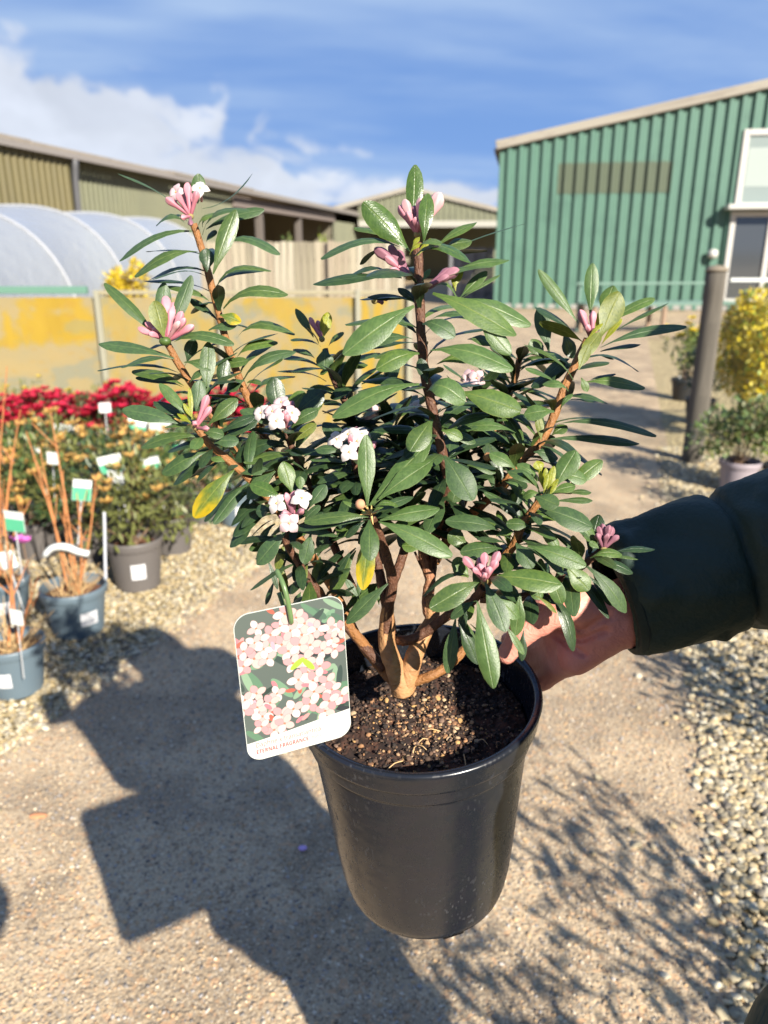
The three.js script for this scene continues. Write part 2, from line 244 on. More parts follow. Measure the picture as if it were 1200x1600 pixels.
// ---- green shed across the end of the path
{
  const o = atY(773, 481), a = 10 * Math.PI / 180, dir = V(Math.cos(a), 0, Math.sin(a)), nrm = V(-Math.sin(a), 0, Math.cos(a));
  const S = (px, py) => { const q = onPlane(px, py, o, nrm); return [q.clone().sub(o).dot(dir), q.y]; };
  const [sa, ya] = S(773, 236), [sb, yb] = S(1200, 140), slope = (yb - ya) / (sb - sa), apex = sb + 2.5;
  const roofY = (s) => ya + slope * (s <= apex ? s - sa : 2 * apex - s - sa);
  const g = thing('green_shed', 'green corrugated metal shed with pale roof edge across the end of the path', 'shed');
  part('wall', ribbed(o, dir, nrm, 0, apex * 2, 0.3, 0.085, () => 0, roofY), mGreenSheet, g);
  const back = dir.clone().cross(V(0, 1, 0)).multiplyScalar(-1).setY(0); const away = nrm.clone().multiplyScalar(-14);
  part('side_wall', ribbed(o, nrm.clone().multiplyScalar(-1), dir.clone().multiplyScalar(-1), 0, 14, 0.3, 0.04, () => 0, () => ya), mGreenSheet, g);
  const corner = (s, up) => o.clone().addScaledVector(dir, s).setY(roofY(s) + up).addScaledVector(nrm, 0.1);
  part('verge_board', merge([beam(corner(-0.15, 0.12), corner(apex, 0.12), 0.16, 0.22, nrm), beam(corner(apex, 0.121), corner(apex * 2 + 0.15, 0.12), 0.16, 0.22, nrm)]), mFascia, g);
  for (const [s0, s1] of [[-0.2, apex], [apex, apex * 2 + 0.2]]) part('roof', beam(corner(s0, 0.02).addScaledVector(away, 0.5).addScaledVector(nrm, -0.15), corner(s1, 0.02).addScaledVector(away, 0.5).addScaledVector(nrm, -0.15), 14, 0.1, nrm), mRoof, g);
  part('corner_flashing', beam(o.clone().addScaledVector(nrm, 0.03), o.clone().addScaledVector(nrm, 0.03).setY(ya - 0.05), 0.09, 0.09, nrm), mGreenSheet, g);
  const base = part('plinth', beam(o.clone().addScaledVector(nrm, 0.04).setY(0.06), o.clone().addScaledVector(nrm, 0.04).addScaledVector(dir, apex * 2).setY(0.06), 0.06, 0.12, nrm), std({ color: lin(0.25, 0.24, 0.22), roughness: 0.9 }), g);
  // brown faded sheet panel across the ribs where a sign was fixed
  const [p0, q0] = S(862, 303), [p1, q1] = S(1055, 252), n1 = nrm.clone();
  part('sign_panel', ribbed(o.clone().addScaledVector(n1, 0.012), dir, nrm, Math.round(p0 / 0.3) * 0.3, p1, 0.3, 0.085, () => q0, () => q1), mSignSheet, g);
  // first-floor window and the glazed doorway below it
  const rect = (px0, py0, px1, py1) => { const [a0, b0] = S(px0, py0), [a1, b1] = S(px1, py1); return [a0, b0, a1, b1]; };
  const frame = (name, s0, y0, s1, y1, cols, rows, fw, paneMat, parent) => {
    const at = (s, y, k) => o.clone().addScaledVector(dir, s).addScaledVector(nrm, k).setY(y), bits = [];
    for (let c = 0; c <= cols; c++) { const s = lerp(s0, s1, c / cols); bits.push(beam(at(s, y0 - fw / 2, 0.1), at(s, y1 + fw / 2, 0.1), 0.1, fw, nrm)); }
    for (let r = 0; r <= rows; r++) { const y = lerp(y0, y1, r / rows); for (let c = 0; c < cols; c++) bits.push(beam(at(lerp(s0, s1, c / cols) + fw / 2, y, 0.1), at(lerp(s0, s1, (c + 1) / cols) - fw / 2, y, 0.1), 0.09, fw, nrm)); }
    const f = part(name, merge(bits), mWhite, parent);
    for (let c = 0; c < cols; c++) for (let r = 0; r < rows; r++) part('pane', beam(at(lerp(s0, s1, c / cols), lerp(y0, y1, (r + 0.5) / rows), 0.085), at(lerp(s0, s1, (c + 1) / cols), lerp(y0, y1, (r + 0.5) / rows), 0.085), 0.012, (y1 - y0) / rows, nrm), paneMat, f);
    return f;
  };
  const [w0, wy0, , wy1] = rect(1150, 322, 1200, 207);
  const blind = std({ color: lin(0.20, 0.24, 0.23), roughness: 0.2 });
  frame('window', w0, wy0, w0 + 2.6, wy1, 1, 1, 0.14, blind, g);
  const at = (s, y, k) => o.clone().addScaledVector(dir, s).addScaledVector(nrm, k).setY(y);
  for (let i = 0; i < 9; i++) part('blind_slat', beam(at(w0 + 0.1, lerp(wy0 + 0.5, wy1 - 0.4, i / 8), 0.096), at(w0 + 2.5, lerp(wy0 + 0.5, wy1 - 0.4, i / 8), 0.096), 0.006, 0.1, nrm), std({ color: lin(0.27, 0.31, 0.29), roughness: 0.5 }), g);
  const [d0] = S(1134, 415), dTop = S(1140, 335)[1];
  frame('glazed_door', d0, 0.25, d0 + 2.8, dTop, 3, 1, 0.13, mPane, g);
  part('canopy', beam(at(d0 - 0.25, dTop + 0.16, 0.3), at(d0 + 3.2, dTop + 0.16, 0.3), 0.55, 0.12, nrm), mWhite, g);
  // lamp on the wall beside the door
  const [ls, ly] = S(1111, 397); const lampG = lathe([[0, -0.1], [0.1, -0.1], [0.13, -0.02], [0.12, 0.08], [0.05, 0.12], [0, 0.12]], 16);
  const lm = part('wall_lamp', lampG, mWhite, g); lm.position.copy(at(ls, ly, 0.2)); part('lamp_bracket', box(0.06, 0.06, 0.2, 0, 0.02, -0.08), mPipe, lm);
}

// ---- long olive barn along the left
{
  const Y = 3.3, A = atY(0, 224, Y), B = atY(560, 337, Y), dir = B.clone().sub(A).setY(0).normalize(), nrm = V(-dir.z, 0, dir.x); if (nrm.x < 0) nrm.negate();
  const S = (px) => { const py = 224 + (337 - 224) * px / 560; return atY(px, py, Y).sub(A).dot(dir); };
  const o = A.clone().setY(0), g = thing('long_barn', 'long low olive metal barn with open bays behind the board fence', 'barn');
  const s1 = S(106), s2 = S(372), s3 = S(528), s4 = S(560) + 8;
  part('wall', ribbed(o, dir, nrm, -8, s1, 0.2, 0.035, () => 0, () => Y), mOlive1, g);
  part('wall', ribbed(o.clone().addScaledVector(nrm, -0.25), dir, nrm, s1, s2, 0.2, 0.035, () => 0, () => Y), mOlive2, g);
  part('wall', ribbed(o.clone().addScaledVector(nrm, -0.25), dir, nrm, s3, s4, 0.2, 0.035, () => 0, () => Y - 0.4), mOlive2, g);
  const at = (s, y, k) => o.clone().addScaledVector(dir, s).addScaledVector(nrm, k).setY(y);
  part('back_wall', beam(at(-8, Y / 2 + 0.42, -6), at(s4, Y / 2 + 0.42, -6), 0.1, Y + 0.84, nrm), mInner, g);
  part('side_wall', beam(at(s3, Y / 2, -5.9), at(s3, Y / 2, -0.35), 0.1, Y, dir), mInner, g); part('end_wall', beam(at(s4, Y / 2, -6), at(s4, Y / 2, -0.3), 0.1, Y, dir), mOlive2, g);
  part('bay_wall', beam(at(s2, Y / 2, -6), at(s2, Y / 2, -0.35), 0.1, Y, dir), mInner, g);
  for (const px of [418, 478, 530]) part('post', beam(at(S(px), 0, -0.35), at(S(px), Y - 0.25, -0.35), 0.25, 0.25, nrm), std({ color: lin(0.10, 0.085, 0.075), roughness: 0.9 }), g);
  part('eave_beam', beam(at(s2, Y - 0.28, -0.2), at(s3, Y - 0.28, -0.2), 0.12, 0.35, nrm), std({ color: lin(0.16, 0.13, 0.115), roughness: 0.8 }), g);
  // fibre-cement roof sheets, slightly uneven along the eave
  const n = 15; for (let i = 0; i < n; i++) { const a = lerp(-8, s4, i / n), b = lerp(-8, s4, (i + 1) / n), dy = rr(-0.02, 0.02); const s = beam(at(a, Y + 0.52 + dy, -3.38), at(b - 0.01, Y + 0.52 + dy, -3.38), 7, 0.09, V(nrm.x, -0.12, nrm.z)); part('roof_sheet', s, mRoof, g); }
  part('gutter', beam(at(-8, Y + 0.0, 0.13), at(s4, Y + 0.0, 0.13), 0.09, 0.1, nrm), std({ color: lin(0.20, 0.18, 0.165), roughness: 0.6 }), g);
  part('drainpipe', tube([at(s1, Y - 0.05, 0.16), at(s1, Y - 0.3, 0.12), at(s1, Y - 0.6, 0.1), at(s1, 0, 0.1)], [0.07, 0.07], 8), mPipe, g);
}
// ---- low shed far beyond, between barn and green shed
{
  const z = -42, g = thing('far_shed', 'distant olive ribbed shed with white sloping verge beyond the barn', 'shed');
  const a = atZ(560, 350, z), b = atZ(776, 350, z), r0 = atZ(640, 298, z), r1 = atZ(776, 331, z), l0 = atZ(520, 330, z);
  const roof = (s) => { const x = a.x + s; return x < r0.x ? lerp(l0.y, r0.y, (x - l0.x) / (r0.x - l0.x)) : lerp(r0.y, r1.y, (x - r0.x) / (r1.x - r0.x)); };
  part('wall', ribbed(V(a.x, 0, z), V(1, 0, 0), V(0, 0, 1), 0, b.x - a.x + 2, 0.3, 0.05, () => a.y, roof), mOlive2, g);
  part('verge', merge([beam(V(r0.x, r0.y + 0.1, z + 0.1), V(r1.x + 2, r1.y + 0.1 + (r1.y - r0.y) / (r1.x - r0.x) * 2, z + 0.1), 0.2, 0.22, V(0, 0, 1)), beam(V(l0.x, l0.y + 0.1, z + 0.1), V(r0.x, r0.y + 0.101, z + 0.1), 0.2, 0.22, V(0, 0, 1))]), mFascia, g);
  part('lintel', beam(V(a.x, a.y, z + 0.05), V(b.x + 2, a.y, z + 0.05), 0.1, 0.3, V(0, 0, 1)), std({ color: lin(0.3, 0.29, 0.25), roughness: 0.7 }), g);
  part('back_wall', box(b.x - a.x + 6, 4, 0.2, (a.x + b.x) / 2, 2, z - 6), mOlive2, g);
  part('roof', merge([beam(V(r0.x, r0.y, z - 3.1), V(r1.x + 2, r1.y + (r1.y - r0.y) / (r1.x - r0.x) * 2, z - 3.1), 6, 0.1, V(0, 0, 1)), beam(V(l0.x, l0.y, z - 3.1), V(r0.x, r0.y - 0.001, z - 3.1), 6, 0.1, V(0, 0, 1))]), mRoof, g);
}
// ---- grey slatted gate beside the green shed
{
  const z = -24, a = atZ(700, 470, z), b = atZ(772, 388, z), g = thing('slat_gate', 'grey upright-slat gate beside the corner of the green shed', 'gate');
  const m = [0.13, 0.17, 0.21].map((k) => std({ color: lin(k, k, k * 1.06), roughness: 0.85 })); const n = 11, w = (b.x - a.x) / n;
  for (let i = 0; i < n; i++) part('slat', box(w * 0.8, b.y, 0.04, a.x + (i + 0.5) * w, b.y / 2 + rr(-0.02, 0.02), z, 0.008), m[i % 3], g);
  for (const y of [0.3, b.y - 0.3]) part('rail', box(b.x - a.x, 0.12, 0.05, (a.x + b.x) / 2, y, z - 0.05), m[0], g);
}

// ---- pale board fence behind the panels
{
  const z = -11.5, a = atZ(318, 378, z), b = atZ(640, 378, z), g = thing('board_fence', 'pale weathered fence of upright boards below the barn', 'fence');
  const t = (k, c) => std({ map: tex(64, 256, (u, v) => mix3(c, c.map((x) => x * 0.8), smooth(0.45, 0.8, tfbm(u, v * 0.25, 8, 4, k)))), roughness: 0.85 });
  const m = [t(81, [0.58, 0.545, 0.47]), t(82, [0.53, 0.49, 0.42]), t(83, [0.61, 0.58, 0.51]), t(84, [0.49, 0.46, 0.39])]; const w = 0.098, n = Math.floor((b.x - a.x) / w);
  for (let i = 0; i < n; i++) part('board', box(w - 0.008, a.y + rr(-0.015, 0.015), 0.022, a.x + (i + 0.5) * w, a.y / 2, z + rr(-0.004, 0.004), 0.004), m[Math.floor(rnd() * 4)], g);
  for (const y of [0.4, a.y - 0.25]) part('rail', box(b.x - a.x, 0.08, 0.04, (a.x + b.x) / 2, y, z - 0.04), m[3], g);
  for (let x = a.x; x <= b.x; x += 1.8) part('post', box(0.09, a.y + 0.03, 0.09, x, a.y / 2, z + 0.06, 0.006), m[1], g);
}

// ---- plastic windbreak panels with yellow and grey blotches, facing the path
const WALLZ = -6.8;
{
  const g = thing('windbreak', 'low windbreak of yellow blotched plastic panels behind the potted shrubs', 'windbreak'), y = atZ(0, 453, WALLZ).y;
  const xs = [-200, 158, 345, 560, 640].map((px) => atZ(px, 500, WALLZ).x);
  const pm = (k, yel) => phys({ map: tex(384, 384, (u, v) => {
    const a = fbm(u * 5 + k * 9, v * 4, k, 5), b = fbm(u * 9 + 4, v * 9 + k * 3, 2, 5), s = fbm(u * 22, v * 2.5, k + 3, 4);
    let c = mix3([0.56, 0.49, 0.33], [0.50, 0.47, 0.37], b); const m = smooth(0.43, 0.60, a + 0.16 * yel * (v - 0.5) + 0.30 * (s - 0.5) + 0.25 * (b - 0.5)); c = mix3(c, mix3([0.54, 0.44, 0.14], [0.60, 0.50, 0.17], s), m * yel); c = mix3(c, [0.46, 0.455, 0.39], 0.8 * smooth(0.52, 0.63, b) * (1 - 0.4 * m)); return mix3(c, [0.56, 0.44, 0.20], 0.4 * smooth(0.62, 0.8, fbm(u * 30, v * 30, k, 3)));
  }), roughness: 0.32, clearcoat: 0.3, clearcoatRoughness: 0.3 });
  const mats = [pm(1, 1.0), pm(5, 0.40), pm(8, 0.72), pm(12, 0.95)];
  for (let i = 0; i < 4; i++) part('panel', box(xs[i + 1] - xs[i] - 0.03, y - 0.06, 0.02, (xs[i] + xs[i + 1]) / 2, (y - 0.06) / 2, WALLZ, 0.004), mats[i], g);
  const mp = std({ color: lin(0.24, 0.23, 0.17), roughness: 0.8 });
  for (let i = 1; i < 5; i++) part('post', box(0.045, y, 0.06, xs[i], y / 2, WALLZ + 0.03, 0.005), mp, g);
  part('rail', box(xs[1] - xs[0] - 0.1, 0.06, 0.06, (xs[0] + xs[1]) / 2 - 0.03, y, WALLZ + 0.02, 0.006), std({ color: lin(0.09, 0.19, 0.14), roughness: 0.7 }), g);
  part('rail', box(xs[4] - xs[1] - 0.03, 0.035, 0.05, (xs[1] + xs[4]) / 2, y - 0.02, WALLZ + 0.015, 0.006), std({ color: lin(0.25, 0.22, 0.14), roughness: 0.7 }), g);
}

// ---- polythene tunnel
{
  const g = thing('polytunnel', 'small white polythene tunnel with pale hoops behind the windbreak', 'polytunnel');
  const zs = [-7.3, -9.4, -11.0, -12.7, -14.5], feet = [-30, 127, 212, 292, 352].map((px, i) => atZ(px, 445, zs[i]).x), rise = [324, 322, 322, 333, 341].map((py, i) => atZ(60, py, zs[i]).y);
  const half = 1.55, pt = (i, q, k = 1) => { const cx = feet[i] - half; return V(cx + Math.sign(Math.cos(q)) * Math.pow(Math.abs(Math.cos(q)), 0.8) * half * k, Math.pow(Math.sin(q), 0.75) * rise[i] * k, zs[i]); };
  const film = phys({ color: lin(0.34, 0.365, 0.40), roughness: 0.42, transmission: 0.4, thickness: 0, side: THREE.DoubleSide, bumpMap: grey(256, 256, (u, v) => tfbm(u, v, 6, 4, 91)), bumpScale: 0.02 });
  for (let i = 0; i < 4; i++) {
    const pos = [], idx = [], uv = [], N = 24, M = 6;
    for (let a = 0; a <= M; a++) for (let b = 0; b <= N; b++) { const q = b / N * Math.PI, t = a / M, sag = 1 - 0.045 * Math.sin(t * Math.PI), p = pt(i, q).lerp(pt(i + 1, q), t), c = lerp(feet[i], feet[i + 1], t) - half; pos.push(c + (p.x - c) * sag, p.y * sag, p.z); uv.push(t * 2, b / N * 5); }
    for (let a = 0; a < M; a++) for (let b = 0; b < N; b++) { const k = a * (N + 1) + b; idx.push(k, k + N + 1, k + 1, k + 1, k + N + 1, k + N + 2); }
    const s = new THREE.BufferGeometry(); s.setAttribute('position', new THREE.Float32BufferAttribute(pos, 3)); s.setAttribute('uv', new THREE.Float32BufferAttribute(uv, 2)); s.setIndex(idx); s.computeVertexNormals(); part('cover', s, film, g);
  }
  for (let i = 0; i < 5; i++) { const pts = []; for (let b = 0; b <= 14; b++) pts.push(pt(i, clamp(b / 14 * Math.PI, 0.001, Math.PI - 0.001), 1.005)); part('hoop', tube(pts, [0.018, 0.018], 8, 40), std({ color: lin(0.26, 0.27, 0.29), roughness: 0.5 }), g); }
  part('ground_board', tube([V(feet[0] + 0.03, 0.8, zs[0]), V(feet[2] + 0.03, 0.8, zs[2]), V(feet[4] + 0.03, 0.8, zs[4])], [0.03, 0.03], 6), std({ color: lin(0.4, 0.28, 0.2), roughness: 0.9 }), g);
}

// ================================================================ NURSERY STOCK
const mSoil = std({ map: tex(128, 128, (u, v) => mix3([0.28, 0.18, 0.12], [0.46, 0.29, 0.19], tfbm(u, v, 16, 4, 101))), roughness: 0.95 });
const mPotBlue = std({ color: lin(0.095, 0.13, 0.155), roughness: 0.45 }), mPotTaupe = std({ color: lin(0.10, 0.09, 0.085), roughness: 0.5 }), mPotBlack = std({ color: lin(0.015, 0.016, 0.018), roughness: 0.4 }), mPotLilac = std({ color: lin(0.28, 0.24, 0.26), roughness: 0.5 });
const mTwig = std({ color: lin(0.16, 0.10, 0.06), roughness: 0.85 }), mCane = std({ color: lin(0.42, 0.17, 0.06), roughness: 0.6 });
const leafMat = (r, g, b, t = 0.2) => phys({ color: lin(r, g, b), roughness: 0.5, transmission: t, thickness: 0, side: THREE.DoubleSide });
const mLeafDark = leafMat(0.04, 0.075, 0.022), mLeafMid = leafMat(0.10, 0.155, 0.04), mLeafLime = leafMat(0.22, 0.28, 0.03), mLeafOlive = leafMat(0.13, 0.14, 0.035);
const mRed = leafMat(0.42, 0.009, 0.035, 0.1), mOrange = leafMat(0.46, 0.27, 0.07, 0.2), mYellow = leafMat(0.68, 0.52, 0.02, 0.25), mGold = leafMat(0.46, 0.33, 0.03, 0.2), mPrimrose = leafMat(0.60, 0.50, 0.10, 0.25), mPinkFl = leafMat(0.62, 0.16, 0.50, 0.2);
function potGeo(R, h) { const r = R * 0.78, t = 0.004; return lathe([[0, 0], [r * 0.95, 0], [r, 0.006], [R * 0.95, h * 0.82], [R * 1.02, h * 0.83], [R * 1.04, h - 0.008], [R * 1.02, h], [R * 0.96, h], [R * 0.92, h * 0.85], [R * 0.9, h * 0.8]], 28); }
function soilDisc(R, y) { const g = new THREE.CircleGeometry(R, 24); g.rotateX(-Math.PI / 2); g.translate(0, y, 0); return g; }
function blades(list) { // list of [base, tip, width, normal] -> folded four-point leaves in one geometry
  const pos = [], idx = []; let k = 0; const a = V(), w = V(), m = V();
  for (const [b, t, wd, n] of list) { a.copy(t).sub(b); w.copy(a).cross(n).normalize().multiplyScalar(wd / 2); m.copy(b).lerp(t, 0.55).addScaledVector(n, -wd * 0.12);
    pos.push(b.x, b.y, b.z, m.x + w.x, m.y + w.y, m.z + w.z, t.x, t.y, t.z, m.x - w.x, m.y - w.y, m.z - w.z); idx.push(k, k + 1, k + 2, k, k + 2, k + 3); k += 4; }
  const g = new THREE.BufferGeometry(); g.setAttribute('position', new THREE.Float32BufferAttribute(pos, 3)); g.setIndex(idx); g.computeVertexNormals(); return g;
}
const dirRnd = (up = 0) => { const q = rr(0, 6.283), y = rr(-1, 1), c = Math.sqrt(1 - y * y); return V(Math.cos(q) * c, y + up, Math.sin(q) * c).normalize(); };
function cloudOf(n, lobes, len, wid, up = 0.3) { // leaves through the volume of several lobes, thicker towards their outside
  const out = []; for (let i = 0; i < n; i++) { const L = lobes[Math.floor(rnd() * lobes.length)], d = dirRnd(0), k = Math.pow(rnd(), 0.45), b = V(L[0] + d.x * L[3] * k, L[1] + d.y * L[4] * k, L[2] + d.z * L[3] * k), q = d.clone().multiplyScalar(0.7).add(dirRnd(up).multiplyScalar(0.7)).normalize(), l = len * rr(0.7, 1.25); out.push([b, b.clone().addScaledVector(q, l), wid * rr(0.8, 1.2), V(rr(-0.5, 0.5), 1, rr(-0.5, 0.5)).normalize()]); } return out;
}
function rosettes(points, k, len, wid, spread = 0.8) { const out = []; for (const p of points) for (let i = 0; i < k; i++) { const q = i / k * 6.283 + rr(-0.3, 0.3), d = V(Math.cos(q) * spread, rr(0.3, 0.9), Math.sin(q) * spread).normalize(); out.push([p, p.clone().addScaledVector(d, len * rr(0.8, 1.2)), wid, V(0, 1, 0).addScaledVector(d, -0.3).normalize()]); } return out; }
function stems(n, R, y0, lobes, r = 0.004) { const out = []; for (let i = 0; i < n; i++) { const L = lobes[i % lobes.length], e = V(L[0] + rr(-0.6, 0.6) * L[3], L[1] + rr(-0.3, 0.5) * L[4], L[2] + rr(-0.6, 0.6) * L[3]), b = V(rr(-0.01, 0.01), y0, rr(-0.01, 0.01)); out.push(tube([b, b.clone().lerp(e, 0.5).add(V(rr(-0.02, 0.02), 0.03, rr(-0.02, 0.02))), e], [r * 1.5, r, r * 0.6], 5, 8)); } return merge(out); }
function lobesOn(R, y, h, n) { const o = []; for (let i = 0; i < n; i++) { const q = i / n * 6.283 + rr(-0.4, 0.4), k = i === 0 ? 0 : rr(0.35, 0.75); o.push([Math.cos(q) * R * k, y + h * rr(0.35, 0.7), Math.sin(q) * R * k, R * rr(0.4, 0.62), h * rr(0.25, 0.4)]); } return o; }
// one potted shrub: pot > soil, stems, foliage, blossom
function shrub(name, label, cat, at, { potR, potH, potM, R, h, leaves = 420, leafM = mLeafDark, len = 0.05, wid = 0.018, heads = 0, headM = null, headK = 10, headLen = 0.03, headWid = 0.018, top = 0.55, group, nl = 6, blossom = 'blossom', sticker = true, stemN = 8, foliage2 = null }) {
  const g = thing(name, label, cat, [at.x, 0, at.z], rr(0, 6.28), group), base = potH * 0.8;
  const pot = part('pot', potGeo(potR, potH), potM, g); if (sticker) { const s = part('sticker', new THREE.CylinderGeometry(potR * 0.93, potR * 0.90, potH * 0.3, 8, 1, true, -g.rotation.y + 0.1, 0.55), std({ color: lin(0.5, 0.5, 0.51), roughness: 0.5, side: THREE.DoubleSide }), pot); s.position.y = potH * 0.45; s.scale.set(1.012, 1, 1.012); }
  part('soil', soilDisc(potR * 0.91, base), mSoil, g);
  const lobes = lobesOn(R, base, h, nl); part('stems', stems(stemN, potR, base, lobes), mTwig, g);
  part('foliage', blades(cloudOf(leaves, lobes, len, wid)), leafM, g).userData.kind = 'stuff';
  if (foliage2) part('foliage', blades(cloudOf(Math.floor(leaves * 0.5), lobes, len, wid)), foliage2, g).userData.kind = 'stuff';
  if (heads) { const pts = []; for (let i = 0; i < heads; i++) { const L = lobes[i % nl], d = dirRnd(top); if (d.y < -0.1) d.y *= -0.4; pts.push(V(L[0] + d.x * L[3] * 1.1, L[1] + d.y * L[4] * 1.12, L[2] + d.z * L[3] * 1.1)); } part(blossom, blades(rosettes(pts, headK, headLen, headWid)), headM, g).userData.kind = 'stuff'; }
  return g;
}
const gp = (px, py) => atY(px, py, 0);
// orange-tipped shrubs behind the gravel
const OG = 'orange-tipped shrubs in pots along the gravel';
const orange = [[217, 914, mPotTaupe, 'shrub with orange-tipped shoots in a taupe pot with a white sticker at the gravel edge', 0.125, 0.24], [272, 860, mPotTaupe, 'orange-tipped shrub in the taupe pot tucked behind the stickered one', 0.11, 0.2], [140, 872, mPotTaupe, 'shrub with orange-tipped shoots behind the curved white strap label', 0.11, 0.2], [62, 868, mPotTaupe, 'shrub with orange-tipped shoots behind the tall orange canes', 0.11, 0.2], [196, 815, mPotTaupe, 'shrub with orange-tipped shoots directly behind the taupe pot with sticker', 0.11, 0.2], [318, 812, mPotTaupe, 'orange-tipped shrub next to the blue-grey pot behind the held plant', 0.11, 0.2], [108, 815, mPotTaupe, 0, 0.11, 0.2], [20, 830, mPotTaupe, 0, 0.11, 0.2]];
orange.forEach(([x, y, m, lb, R, h], i) => shrub('orange_tipped_shrub', lb || 'bushy green shrub with orange-tipped shoots packed between the red shrubs and the gravel', 'shrub', gp(x, y), { potR: R, potH: h, potM: m, R: 0.27, h: 0.46, leaves: 640, leafM: i % 3 ? mLeafDark : mLeafOlive, foliage2: i % 2 ? mLeafMid : mLeafOlive, len: 0.055, wid: 0.018, heads: 26, headM: mOrange, headK: 9, headLen: 0.042, headWid: 0.02, group: OG, sticker: i < 1, blossom: 'shoot_tips' }));
// red flowering shrubs in front of the windbreak
for (const [x, y] of [[12, 745], [72, 738], [128, 742], [182, 735], [236, 740], [292, 738], [352, 736], [410, 735]]) shrub('red_flowering_shrub', 'compact shrub covered in crimson flowers in front of the windbreak', 'shrub', gp(x, y), { potR: 0.12, potH: 0.2, potM: mPotBlack, R: 0.28, h: 0.40, leaves: 520, leafM: mLeafDark, len: 0.05, wid: 0.02, heads: 100, headM: mRed, headK: 14, headLen: 0.042, headWid: 0.03, top: 0.6, group: 'crimson shrubs in front of the windbreak', sticker: false });
for (const [x, y] of [[120, 716], [200, 712], [40, 716]]) shrub('golden_shrub', 'green and gold leaved shrub standing behind the crimson shrubs', 'shrub', gp(x, y), { potR: 0.11, potH: 0.2, potM: mPotBlack, R: 0.2, h: 0.42, leaves: 420, leafM: mLeafOlive, len: 0.05, wid: 0.014, heads: 14, headM: mGold, group: 'gold shrubs behind the crimson ones', sticker: false });
// twiggy plants in blue-grey pots
function twiggy(label, px, py, R, h, canes, extra) {
  const p = gp(px, py), g = thing('twiggy_plant', label, 'plant', [p.x, 0, p.z]);
  const pot = part('pot', potGeo(R, h), mPotBlue, g); const s = part('sticker', new THREE.CylinderGeometry(R * 0.93, R * 0.90, h * 0.28, 8, 1, true, extra?.st ?? 0.3, 0.6), std({ color: lin(0.5, 0.5, 0.51), roughness: 0.5, side: THREE.DoubleSide }), pot); s.position.y = h * 0.45; s.scale.set(1.012, 1, 1.012);
  part('soil', soilDisc(R * 0.91, h * 0.8), mSoil, g);
  for (const [qx, qy, dz] of canes) { const t = atZ(qx, qy, p.z + (dz ?? 0)).sub(V(p.x, 0, p.z)), b = V(rr(-0.03, 0.03), h * 0.8, rr(-0.03, 0.03)); part('cane', tube([b, b.clone().lerp(t, 0.5).add(V(rr(-0.02, 0.02), 0, rr(-0.02, 0.02))), t], [0.0046, 0.0036, 0.0018], 6, 12), mCane, g);
    for (let i = 0; i < 2; i++) { const k = rr(0.4, 0.85), m = b.clone().lerp(t, k); part('side_twig', tube([m, m.clone().add(V(rr(-0.06, 0.06), rr(0.06, 0.14), rr(-0.06, 0.06)))], [0.0028, 0.0014], 5, 4), mCane, g); } }
  const L = []; for (let i = 0; i < 46; i++) { const b = V(rr(-0.5, 0.5) * R, h * 0.8, rr(-0.5, 0.5) * R), d = dirRnd(1.1); d.y = Math.abs(d.y); L.push(tube([b, b.clone().addScaledVector(d, rr(0.08, 0.22))], [0.0022, 0.001], 4, 2)); }
  part('dry_twigs', merge(L), std({ color: lin(0.42, 0.28, 0.13), roughness: 0.85 }), g);
  return g;
}
twiggy('twiggy orange-caned plant in the blue-grey pot nearest the stickered taupe pot', 124, 984, 0.125, 0.2, [[41, 674], [79, 644], [98, 735], [62, 700], [120, 770], [150, 740]], { st: 0.5 });
twiggy('blue-grey pot of dry twigs with a white sticker, standing on the gravel corner', 30, 1076, 0.105, 0.19, [[20, 850], [60, 900], [5, 800]], { st: -0.3 });
twiggy('tall orange-caned plant in a blue-grey pot behind the twig pots', 8, 965, 0.12, 0.19, [[11, 572], [32, 640], [-10, 600], [48, 780], [20, 700]], { st: 0.2 });
shrub('leafy_shrub', 'dark leaved shrub in a blue-grey stickered pot behind the held plant', 'shrub', gp(372, 816), { potR: 0.12, potH: 0.21, potM: mPotBlue, R: 0.2, h: 0.4, leaves: 380, leafM: mLeafDark, len: 0.05, wid: 0.016 });
{ // magenta blossom on a thin stem
  const p = gp(30, 960), q = atZ(36, 848, p.z), g = thing('magenta_flower', 'single magenta flower on a thin stem above the blue-grey pots', 'flower', [q.x, q.y, q.z]);
  part('petals', blades(rosettes([V(0, 0, 0), V(0.015, 0.005, 0.01), V(-0.015, 0.01, 0.01)], 9, 0.035, 0.028)), mPinkFl, g); part('stem', tube([V(0, 0, 0), V(0.01, -0.2, 0.01), V(0.0, -q.y + 0.15, 0)], [0.003, 0.003], 5), mTwig, g);
}
